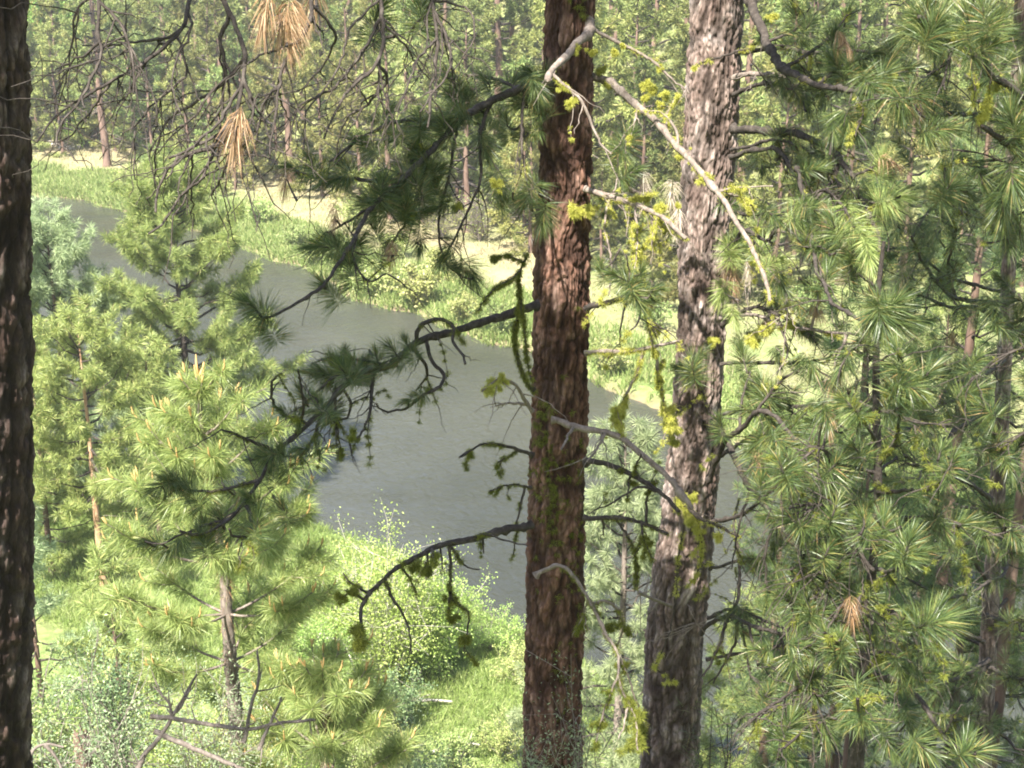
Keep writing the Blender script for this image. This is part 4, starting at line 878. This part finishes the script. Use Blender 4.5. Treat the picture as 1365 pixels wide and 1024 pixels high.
branch(T3, [(955, 350), (985, 345), (1010, 350), (1040, 380), (1050, 420)], 9.7, 8.6, 10, 5, mat="dead_bark", sub=14, lichen=12, dull=False, lsize=.028, tuft=[(970, 325, 100), (985, 318, 70), (1018, 325, 60), (1010, 310, 110), (960, 400, -110, .9), (980, 430, -80, .9), (1040, 345, 30, .9)], ndl="young_needles", dead=[(965, 350, -90, .9), (1000, 365, -90, .8)], dmat="grey_needles")
branch(T3, [(945, 640), (965, 592), (985, 575), (1010, 548), (1040, 560), (1065, 598), (1092, 636)], 9.5, 7.8, 9, 5,
       twig=[[5, (985, 575), (990, 530), (1000, 495)], [5, (1010, 548), (1030, 520), (1050, 500)], [5, (1065, 598), (1090, 590), (1120, 600)], [4, (965, 592), (950, 560), (930, 500)]],
       tuft=[(1015, 505, 100, 1.1), (1035, 515, 60), (1000, 520, 140), (1054, 594, 30), (1040, 545, 60), (1075, 622, -20), (1126, 630, 20), (1000, 600, 220), (1090, 600, 40), (1028, 575, -70), (990, 470, 100), (1110, 655, -40), (922, 482, 100, .9), (935, 470, 60, .8), (905, 490, 150, .8), (985, 545, 170), (1060, 560, 70), (960, 560, 100, .9), (1045, 630, -90)],
       sub=24, lichen=4, ndl="near_needles")
branch(T3, [(950, 560), (975, 600), (1000, 650), (1035, 695), (1078, 745), (1112, 785), (1150, 800)], 9.6, 7.2, 10, 7,
       twig=[[5, (1000, 650), (1040, 650), (1080, 660), (1115, 672)], [5, (1035, 695), (1055, 690), (1085, 690)], [5, (1035, 695), (1020, 740), (1025, 790), (1036, 815)], [5, (1078, 745), (1085, 800), (1095, 850)], [5, (1112, 785), (1130, 820), (1160, 838)], [4, (1000, 650), (985, 700), (975, 760)]],
       tuft=[(1036, 812, -80, .9), (1022, 800, -120, .8), (1096, 848, -80), (1117, 678, 60), (1080, 738, 80), (1060, 690, 100), (1085, 690, 60), (1140, 700, 60), (1163, 836, -60, 1.1), (1130, 780, 100), (1110, 760, 120), (1050, 660, 120), (1150, 780, 60), (1175, 812, 20), (1100, 710, 80), (1125, 740, 50), (1068, 800, -90), (1020, 690, 170, .8), (1130, 850, -80), (1065, 835, -80, .8)],
       sub=26, lichen=6)
branch(T3, [(935, 845), (955, 826), (975, 822), (1000, 832), (1040, 846), (1085, 854), (1120, 850)], 9.7, 8.3, 7, 5, twig=[[5, (970, 822), (962, 850), (950, 880), (938, 902)], [5, (975, 822), (985, 790), (985, 740), (978, 700), (985, 665)], [5, (985, 825), (978, 860), (960, 895), (950, 910)], [4, (1000, 832), (1005, 860), (1030, 890), (1060, 920)],
       [4, (1040, 846), (1045, 870), (1035, 890), (1020, 880)], [4, (1085, 854), (1070, 890), (1060, 900)], [4, (990, 828), (995, 870), (1000, 900), (1020, 920)], [4, (1085, 854), (1090, 900), (1080, 950)]], sub=42, sublen=(.1, .35), lichen=30, lsize=.024)
branch(T3, [(925, 470), (918, 500), (905, 540), (890, 590)], 9.5, 9.2, 4, 2, lichen=6, dull=False, sub=3)
branch(T3, [(895, 640), (905, 660), (930, 690), (960, 700), (985, 715)], 9.5, 9.0, 8, 4, lichen=20, dull=False, lsize=.03, sub=10, puffs=[(915, 680, .05), (912, 668, .05), (922, 695, .04), (930, 705, .03), (955, 715, .035), (922, 665, .03)], twig=[[4, (930, 690), (935, 740), (925, 780)], [4, (915, 670), (905, 740), (900, 800), (890, 850), (872, 890)]])
branch(T3, [(895, 808), (872, 800), (852, 790)], 9.6, 9.2, 6, 6, mat="dead_bark")
branch(T3, [(940, 835), (925, 833), (918, 833)], 9.65, 9.6, 4, 3, mat="dead_bark")
shade_canopy(T3, c3, 21.0, 29.0, 14, 2.4, 12, -20, 170)  # unseen limbs turned to the back, leaving this trunk some sun

# ---- the slim sapling on the right and the trees behind it
T4 = near_tree("young_pine", "slim young pine sapling with long-needled boughs at the right", "pine tree", 1142, 1000, 6.4)
tr = MB(); px4 = [(1178, 322, 5), (1170, 400, 9), (1168, 470, 10), (1168, 540, 11), (1170, 610, 12), (1170, 670, 14), (1163, 760, 17), (1152, 870, 22), (1142, 1000, 24), (1138, 1060, 26)]
c_ = [PY(a, b_, 6.4) for a, b_, w in px4]; c_.append(np.array([c_[-1][0], 6.4, gz(c_[-1][0], 6.4) - .1]))
r_ = [w * depth(q) / FPX / 2 for q, (a, b_, w) in zip(c_, px4)] + [.05]
sp4 = smooth_path(c_, .05); tube(tr, sp4, np.interp(np.linspace(0, 1, len(sp4)), np.linspace(0, 1, len(r_)), r_), 14, 0, .05)
tr.build("trunk", MATS["branch_bark"], T4)
D4 = lambda y_: depth(PY(1168, y_, 6.4))
for poly, w0, D1, tf in [
    ([(1170, 655), (1210, 656), (1245, 648), (1268, 620)], 7, 6.0, [(1270, 612, 80), (1240, 640, 60, .8), (1255, 600, 70, .9)]),
    ([(1170, 545), (1200, 520), (1236, 500)], 6, 6.0, [(1238, 496, 50), (1215, 500, 90, .8), (1225, 520, -20, .8)]),
    ([(1168, 590), (1150, 560), (1128, 535)], 6, 6.2, [(1126, 532, 130, .9), (1140, 545, 100, .8)]),
    ([(1172, 620), (1195, 585), (1202, 520), (1198, 470)], 6, 5.9, [(1196, 465, 95), (1205, 500, 60), (1210, 540, 20, .8)]),
    ([(1163, 760), (1190, 762), (1208, 745), (1214, 722)], 8, 5.6, [(1214, 716, 75, 1.15), (1177, 692, 85, 1.1), (1225, 735, 30), (1195, 705, 95), (1200, 750, -60, .9), (1150, 690, 110, .9)]),
    ([(1158, 800), (1185, 815), (1215, 832), (1246, 830)], 8, 5.5, [(1256, 826, 20, 1.2), (1264, 836, -20, 1.1), (1250, 812, 60, 1.0), (1205, 822, 80, .8)]),
    ([(1150, 880), (1125, 868), (1105, 850)], 7, 5.8, [(1100, 846, 120), (1120, 850, 100, .9), (1112, 870, -100, .9)]),
    ([(1145, 980), (1150, 950), (1143, 932)], 6, 5.4, [(1142, 930, 100, 1.0), (1146, 942, -80, 1.0), (1130, 945, 200, .9)]),
    ([(1150, 900), (1100, 908), (1045, 930), (1000, 962)], 7, 6.2, []),
    ([(1148, 930), (1110, 960), (1075, 970), (1040, 1000)], 7, 6.2, [(1035, 1005, 150, .8), (1100, 985, -80, .9)]),
    ([(1150, 900), (1190, 905), (1225, 930), (1260, 985), (1300, 1005)], 10, 5.6, [(1290, 985, 60), (1215, 975, -80), (1190, 1000, -60), (1240, 1005, -40), (1310, 1000, 10)]),
    ([(1165, 700), (1200, 690), (1240, 690), (1280, 700)], 7, 6.6, [(1285, 698, 20), (1250, 680, 70), (1265, 715, -60, .9)]),
    ([(1160, 840), (1120, 820), (1080, 815), (1050, 800)], 6, 6.6, [(1045, 798, 160, .9), (1075, 810, 110, .8)]),
    ([(1150, 900), (1175, 870), (1205, 880), (1240, 895)], 6, 6.3, [(1245, 895, 10), (1215, 880, 70, .9), (1205, 905, -70, .9)]),
    ([(1172, 470), (1150, 450), (1130, 470), (1120, 490)], 5, 6.5, [(1118, 494, -120, .9), (1150, 445, 100, .8)])]:
    yy = poly[0][1]
    branch(T4, poly, D4(yy), D1, w0, 3.5, tuft=tf, sub=16 if not tf else 7, sublen=(.1, .3), ndl="near_needles", lichen=3, tl=.145, nb=240)
T5 = near_tree("pine_tree", "slender pine trunk at the right edge with twisting dark boughs", "pine tree", 1318, 850, 13.0)
c5 = big_trunk(T5, [(1358, 60, 17), (1350, 200, 18), (1344, 370, 19), (1335, 560, 20), (1327, 700, 21), (1318, 850, 22), (1310, 1010, 23)], 13.0, "grey_bark", 51, cells=9, plate=.12, amp=.008, sides=90)
for poly, w0, D1, tf in [
    ([(1342, 405), (1310, 402), (1275, 398), (1250, 378), (1228, 345), (1215, 315)], 9, 11.0, [(1213, 312, 110), (1250, 372, 120), (1290, 395, 90), (1235, 350, 60)]),
    ([(1275, 398), (1266, 370), (1266, 340), (1275, 305)], 5, 11.0, [(1276, 302, 90), (1268, 350, 60)]),
    ([(1330, 705), (1341, 760), (1320, 775), (1287, 792), (1255, 800)], 6, 11.0, [(1250, 800, 160), (1290, 788, 80), (1340, 740, 20)]),
    ([(1338, 480), (1310, 502), (1272, 511), (1250, 540)], 7, 11.0, [(1246, 545, 200), (1275, 505, 90), (1300, 520, -80)]),
    ([(1335, 540), (1296, 560), (1248, 595), (1224, 640)], 8, 10.5, [(1222, 644, 230), (1250, 585, 120), (1275, 575, 80), (1235, 615, 150)]),
    ([(1318, 880), (1265, 908), (1220, 904), (1185, 885)], 8, 10.5, [(1182, 882, 160), (1240, 900, 90), (1270, 900, 60)]),
    ([(1318, 890), (1345, 903), (1375, 905)], 7, 12.0, [(1350, 890, 80), (1370, 880, 60)]),
    ([(1346, 330), (1320, 300), (1290, 285), (1262, 270)], 7, 10.0, [(1260, 268, 160), (1290, 280, 80), (1320, 290, 90), (1275, 255, 110)]),
    ([(1325, 740), (1290, 725), (1265, 735)], 6, 11.5, [(1262, 738, 200), (1285, 720, 100)]),
    ([(1312, 950), (1280, 960), (1240, 950)], 6, 11.5, [(1238, 948, 160), (1270, 950, 90), (1290, 965, -60), (1330, 960, 30)]),
    ([(1316, 820), (1345, 830), (1372, 825)], 6, 11.8, [(1370, 822, 30), (1345, 820, 90), (1355, 850, -60)])]:
    branch(T5, poly, 12.9, D1, w0, 3.5, tuft=tf + [(a + R.normal() * 22, b_ + R.normal() * 22, R.uniform(0, 360), .9) for a, b_ in poly[1:] for _ in range(2)], sub=24, sublen=(.12, .4), ndl="near_needles", lichen=8, lsize=.025, tl=.2, nb=130)
T6 = near_tree("pine_tree", "pine whose dark boughs reach in from beyond the photo's upper right corner", "pine tree", 1560, 500, 8.0)
c6 = big_trunk(T6, [(1565, 0, 70), (1555, 500, 78), (1550, 1000, 84)], 8.0, "grey_bark", 71, cells=11, plate=.15, amp=.012, sides=90)
branch(T6, [(1535, 160), (1440, 150), (1380, 138), (1320, 98), (1270, 52), (1225, 22)], 7.8, 6.6, 16, 7, twig=[[6, (1320, 98), (1310, 60), (1330, 25)], [5, (1270, 52), (1290, 25), (1300, -10)], [5, (1270, 60), (1262, 90), (1258, 120)], [5, (1380, 138), (1360, 90), (1350, 50)], [4, (1320, 98), (1320, 130), (1318, 160)], [4, (1290, 70), (1300, 110), (1296, 140)]],
       tuft=[(1222, 20, 150), (1235, 5, 100), (1215, 40, 200), (1250, 28, 60), (1330, 22, 80), (1350, 50, 60), (1310, 10, 100), (1290, 20, 110), (1275, 40, 130), (1345, 80, 40), (1305, 75, 120), (1370, 100, 60), (1262, 75, -100, .8), (1325, 60, 30), (1245, 55, -100, .8)], sub=22, lichen=6, dull=False)
branch(T6, [(1535, 260), (1420, 240), (1375, 215), (1335, 186), (1308, 168)], 7.8, 6.8, 12, 8, mat="branch_bark", twig=[[4, (1375, 215), (1350, 220), (1310, 205), (1280, 200)], [4, (1360, 205), (1358, 160), (1345, 140)]],
       tuft=[(1345, 150, 110), (1362, 165, 60), (1335, 160, 140), (1350, 250, -90), (1340, 290, -80), (1360, 300, -60), (1325, 280, -100), (1345, 330, -90, .9), (1285, 255, -30, 1.1), (1270, 240, 60, 1.0)], sub=16, lichen=5, lsize=.025, dull=False, puffs=[(1310, 155, .03), (1318, 135, .035), (1330, 115, .03), (1300, 115, .025)])
def fill(root, n, start, dx, dy, D0, D1, tl, seed, ys):
    rg = np.random.default_rng(seed)
    for q in range(n):
        y0 = ys[0] + (ys[1] - ys[0]) * (q + rg.random()) / n; x0 = start(y0); X = rg.uniform(*dx); Yd = rg.uniform(*dy)
        t = np.linspace(0, 1, 6); xs_ = x0 + X * t; ys_ = y0 + Yd * t ** 1.5 + np.concatenate([[0], rg.normal(size=5) * 9]) - 25 * np.sin(t * 3.1)
        poly = list(zip(xs_, ys_)); tf = []
        for k in range(10):
            u = rg.uniform(.3, 1.03); tf.append((np.interp(u, t, xs_) + rg.normal() * 24, np.interp(u, t, ys_) + rg.normal() * 26, rg.uniform(-100, 200), rg.uniform(.65, 1.05)))
        branch(root, poly, D0, rg.uniform(*D1), rg.uniform(5, 8), 3, tuft=tf, sub=34, sublen=(.1, .4), lichen=3, lsize=.02, tl=tl * .95, nb=270,
               dead=[(tf[0][0], tf[0][1] + 10, -90, .7)] if q % 3 == 0 else ())
fill(T3, 14, lambda y: 985 - y * .05, (110, 330), (-30, 120), 9.6, (7.2, 9.2), .17, 5, (20, 900))
fill(T5, 9, lambda y: 1350 - y * .045, (-190, -80), (-60, 60), 12.9, (10.5, 12.2), .2, 6, (120, 980))
fill(T6, 7, lambda y: 1540, (-300, -180), (-60, 60), 7.9, (7.0, 8.2), .17, 7, (40, 760))
fill(T4, 5, lambda y: 1172 - y * .012, (-150, -60), (-60, 30), 6.6, (6.2, 7.0), .15, 9, (560, 960))
shade_canopy(T6, c6, 21.0, 28.0, 10, 2.8, 16)
shade_canopy(T6, c6, 20.9, 24.5, 13, 3.3, 17, 205, 290)  # extra unseen limbs on the sunward side, added to dapple the right-hand boughs

# ---- the two young pines with orange candles in the lower left
def young_pine(label, px_tr, Y, D_side, whorls, mat="young_needles"):
    root = near_tree("young_pine", label, "pine tree", px_tr[-1][0], px_tr[-1][1], Y)
    c_ = [PY(a, b_, Y) for a, b_, w in px_tr]; c_.append(np.array([c_[-1][0], Y, gz(c_[-1][0], Y) - .1]))
    r_ = [w * depth(q) / FPX / 2 for q, (a, b_, w) in zip(c_, px_tr)] + [.07]
    s_ = smooth_path(c_, .04); tr = MB(); tube(tr, s_, np.interp(np.linspace(0, 1, len(s_)), np.linspace(0, 1, len(r_)), r_), 12, 0, .06)
    o = tr.build("trunk", MATS["dead_bark"], root)
    z0 = c_[0]
    nd, cd, dd = MB(), MB(), MB()
    k = len(s_); up_n = int(k * .45)
    tufts(nd, s_[:up_n:1], np.tile(unit(np.array([0, 0, 1.])), (len(s_[:up_n]), 1)), .18, 18, .05, .0055, 20, 75, .05)
    m_ = s_[int(k * .15):int(k * .6)]
    tufts(dd, m_, np.tile(np.array([0, 0, -1.]), (len(m_), 1)), .16, 26, .08, .0042, 5, 42, .1)
    nd.build("needles", MATS[mat], o); dd.build("dead_needles", MATS["dead_needles"], o)
    for (px, py, az, ln, el) in whorls:
        b0 = PY(px, py, Y); i = int(np.argmin(np.abs(s_[:, 2] - b0[2]))); b0 = s_[i]
        a = math.radians(az + R.normal() * 12); hd = np.array([math.cos(a), math.sin(a), 0]); t = np.linspace(0, 1, 14)[:, None]; e = math.radians(el)
        pth = b0 + hd * ln * math.cos(e) * t + np.array([0, 0, 1.]) * ln * (math.sin(e) * t + .34 * t ** 2.2)
        bb, bn, bcs = MB(), MB(), []; tube(bb, pth, np.linspace(.013, .005, 14), 6, 0, .06)
        q = np.linspace(.42, 1, max(6, int(ln * 22))); C = np.stack([np.interp(q, t[:, 0], pth[:, c]) for c in range(3)], -1); A = unit(np.gradient(C, axis=0))
        C = [C]; A = [A]
        for w in range(int(ln * 5)):                          # side shoots, brush-like
            u = R.uniform(.4, .92); p0 = np.array([np.interp(u, t[:, 0], pth[:, c]) for c in range(3)]); d = unit(hd * .7 + np.array([-hd[1], hd[0], 0]) * R.choice([-1, 1]) * .7 + np.array([0, 0, .5]) + R.normal(size=3) * .15)
            L = R.uniform(.16, .36); tube(bb, [p0, p0 + d * L * .5 - np.array([0, 0, .02]), p0 + d * L], [.006, .005, .004], 5)
            C.append(p0 + d * L * np.linspace(.45, 1, 5)[:, None]); A.append(np.tile(d, (5, 1)))
            if R.random() < .5: bcs.append(MB()); tube(bcs[-1], [p0 + d * L, p0 + d * (L + .03) + np.array([0, 0, .03]), p0 + d * (L + .04) + np.array([0, 0, .08])], [.006, .007, .003], 6)
        C, A = np.vstack(C), np.vstack(A)
        tufts(bn, C, A, .19, 48, .07, .0048, 18, 82, .12)
        e_ = pth[-1]
        for w in range(3):
            d = unit(A[len(q) - 1] + np.array([0, 0, 1.2]) + R.normal(size=3) * .25); bcs.append(MB()); tube(bcs[-1], [e_, e_ + d * .04, e_ + d * R.uniform(.06, .1)], [.006, .008, .003], 6)
        bo = bb.build("branch", MATS["dead_bark"], root); bn.build("needles", MATS[mat], bo); [q_.build("candle", MATS["candles"], bo) for q_ in bcs]
    for w in range(6):
        d = unit(np.array([0, 0, 1.]) + (R.normal(size=3) * np.array([.22, .22, .05]) if w else 0)); L = .17 if w == 0 else R.uniform(.07, .13); mb = MB()
        b0 = z0 if w == 0 else z0 - np.array([0, 0, .05]) + d * .02
        tube(mb, [b0, b0 + d * L * .6, b0 + d * L], [.010, .010, .004], 7); mb.build("candle", MATS["candles"], root)
    return root
wh = []
for (y_, ln, el, n) in [(530, .2, 40, 5), (580, .36, 34, 5), (635, .56, 28, 6), (695, .76, 22, 6), (755, .92, 15, 6), (820, .98, 8, 6), (880, .9, 0, 5)]:
    a0 = R.uniform(0, 72)
    for j in range(n): wh.append((262 + (y_ - 480) * .11, y_, a0 + j * 360 / n, ln * R.uniform(.8, 1.1), el))
young_pine("bright young pine with orange candles on top and rusty needles on its stem", [(263, 500, 5), (268, 560, 7), (279, 630, 9), (290, 700, 12), (299, 770, 15), (304, 840, 17), (310, 910, 20), (318, 990, 22), (321, 1040, 24)], 10.6, 0, wh)
wh = []
for (y_, ln, el, n) in [(915, .25, 45, 4), (955, .45, 36, 5), (1000, .6, 24, 6), (1045, .7, 14, 6)]:
    a0 = R.uniform(0, 72)
    for j in range(n): wh.append((432, y_, a0 + j * 360 / n, ln * R.uniform(.8, 1.1), el))
young_pine("smaller yellow green young pine at the bottom right of the candled one", [(430, 905, 5), (432, 950, 8), (433, 1005, 11), (434, 1060, 14)], 10.0, 0, wh)

# ---- sagebrush, dead grey limbs and the stump on the near slope
def near_bush(px, py_top, Y, wd, lab, mat, stems, leaves, ll, lw, name, cat, stem="bare_twigs", **kw):
    q = col_at(px, Y); dr = ray(px, py_top); h = (CAM + dr * (Y / dr[1]))[2] - q[2]
    s_, l_ = gen_bush(h, wd, stems, leaves, ll, lw, **kw)
    return plant(name, q, [("stems", s_, MATS[stem]), ("leaves", l_, MATS[mat])], lab, cat)
near_bush(765, 880, 8.2, .34, "grey green sagebrush in front of the plated trunk's foot", "sage_leaves", 14, 1400, .03, .009, "sagebrush", "bush", srad=.006, low=.45)
near_bush(700, 985, 8.0, .3, "low grey green sagebrush left of the plated trunk's foot", "sage_leaves", 14, 1800, .03, .009, "sagebrush", "bush", srad=.006, low=.4)
near_bush(545, 930, 11.5, .35, "grey green sagebrush with twisted stems at the bottom below the willow", "sage_leaves", 14, 2200, .035, .011, "sagebrush", "bush", srad=.008, low=.4)
near_bush(600, 955, 9.5, .22, "small dark-stemmed shrub at the bottom edge left of the plated trunk", "juniper_leaves", 9, 700, .035, .014, "bush", "bush", srad=.006, low=.3)
near_bush(285, 862, 9.6, .42, "pale silvery sagebrush in front of the candled young pine's stem", "sage_leaves", 22, 3600, .034, .012, "sagebrush", "bush", srad=.007, low=.55)
near_bush(165, 830, 9.4, .3, "thin-stemmed grey green shrub left of the silvery sagebrush", "sage_leaves", 8, 1500, .034, .013, "sagebrush", "bush", srad=.01, low=.4)
near_bush(90, 930, 8.6, .3, "short grey green sagebrush beside the dark edge trunk's foot", "sage_leaves", 12, 1200, .034, .012, "sagebrush", "bush", srad=.008, low=.4)
near_bush(955, 900, 9.0, .18, "brown-stemmed sapling shrub just right of the leaning trunk's foot", "near_needles", 6, 900, .12, .004, "sapling", "bush", stem="branch_bark", srad=.008, low=.3)
root = empty("dead_limbs", P(180, 1060, 9.0), "bleached grey dead limbs crossing in front of the silvery sagebrush", "dead branch")
for poly, w0, w1 in [([(175, 1060), (190, 1010), (212, 985), (233, 950), (262, 900)], 9, 3), ([(205, 975), (240, 990), (275, 1005), (320, 1024), (360, 1045)], 8, 5), ([(200, 955), (232, 958), (280, 966), (330, 972), (372, 964), (420, 960)], 7, 4), ([(325, 990), (335, 940), (345, 905), (343, 868)], 6, 3), ([(345, 1000), (362, 960), (375, 930)], 6, 3), ([(228, 955), (225, 938), (205, 915)], 5, 2), ([(235, 950), (248, 930), (255, 915)], 5, 2)]:
    p_ = smooth_path([P(a, b_, 9.1) for a, b_ in poly], .03); p_ += R.normal(size=p_.shape) * .002; mb = MB()
    tube(mb, p_, np.linspace(w0, w1, len(p_)) * 9.1 / FPX / 2, 8, 0, .07)
    for q in range(4):
        i = int(R.integers(2, len(p_))); d = unit(R.normal(size=3) + np.array([0, 0, .5])); L = R.uniform(.05, .18)
        tube(mb, [p_[i], p_[i] + d * L * .5, p_[i] + d * L + np.array([0, 0, .02])], [.006, .005, .002], 5)
    mb.build("limb", MATS["weathered_bark"], root)
root = empty("dead_limbs", P(60, 1050, 8.0), "short bleached forked dead limb beside the dark edge trunk's foot", "dead branch")
for poly in ([(45, 1045), (42, 1005), (60, 992), (85, 996)], [(42, 1005), (35, 990), (30, 975)], [(60, 992), (75, 1010), (82, 1025)]):
    p_ = smooth_path([P(a, b_, 8.0) for a, b_ in poly], .03); mb = MB(); tube(mb, p_, np.linspace(6, 3, len(p_)) * 8 / FPX / 2, 7, 0, .08); mb.build("limb", MATS["weathered_bark"], root)
q = col_at(121, 14.0); tp = PY(121, 990, 14.0); mb = MB(); TH, KK = np.meshgrid(np.linspace(0, 2 * math.pi, 29)[:-1], np.linspace(0, 1, 30))
jag = .12 * np.abs(np.sin(TH * 2.5)) + .06 * np.sin(TH * 7 + 1) + .05 * R.random(TH.shape[1])[None]
RR = .085 * (1.35 - .4 * KK ** .5) * (1 + .14 * np.sin(TH * 4 + KK) + .08 * np.sin(TH * 11) + .05 * R.normal(size=TH.shape)); hz_ = (tp[2] - q[2]) * KK + jag * KK ** 6
v = np.stack([q[0] + RR * np.cos(TH), q[1] + RR * np.sin(TH), q[2] + hz_], -1); v = np.concatenate([v, v[-1:] * np.array([0, 0, 1]) + np.array([q[0], q[1], -.12])], 0)
i = np.arange(30)[:, None] * 28; j = np.arange(28)[None]; kk = (j + 1) % 28
mb.add(v.reshape(-1, 3), np.stack([i + j, i + kk, i + 28 + kk, i + 28 + j], -1))
st = tag(mb.build("tree_stump", MATS["far_bark"]), "reddish broken stump in the lower left corner near the dark edge trunk", "stump")

# ---- thin summer air over the valley
mh, nt, out = new_mat("haze_air")
pv = nt.nodes.new("ShaderNodeVolumePrincipled"); pv.inputs["Color"].default_value = (.97, .97, .94, 1); pv.inputs["Density"].default_value = .0006; pv.inputs["Anisotropy"].default_value = .3
nt.links.new(pv.outputs[0], out.inputs["Volume"])
mb = MB(); X0, X1, Y0, Y1, Z0, Z1 = -450, 450, -80, 450, -6, 140
mb.add([(X0, Y0, Z0), (X1, Y0, Z0), (X1, Y1, Z0), (X0, Y1, Z0), (X0, Y0, Z1), (X1, Y0, Z1), (X1, Y1, Z1), (X0, Y1, Z1)], [(3, 2, 1, 0), (4, 5, 6, 7), (0, 1, 5, 4), (1, 2, 6, 5), (2, 3, 7, 6), (3, 0, 4, 7)], 0, False)
tag(mb.build("haze", mh), kind="stuff")
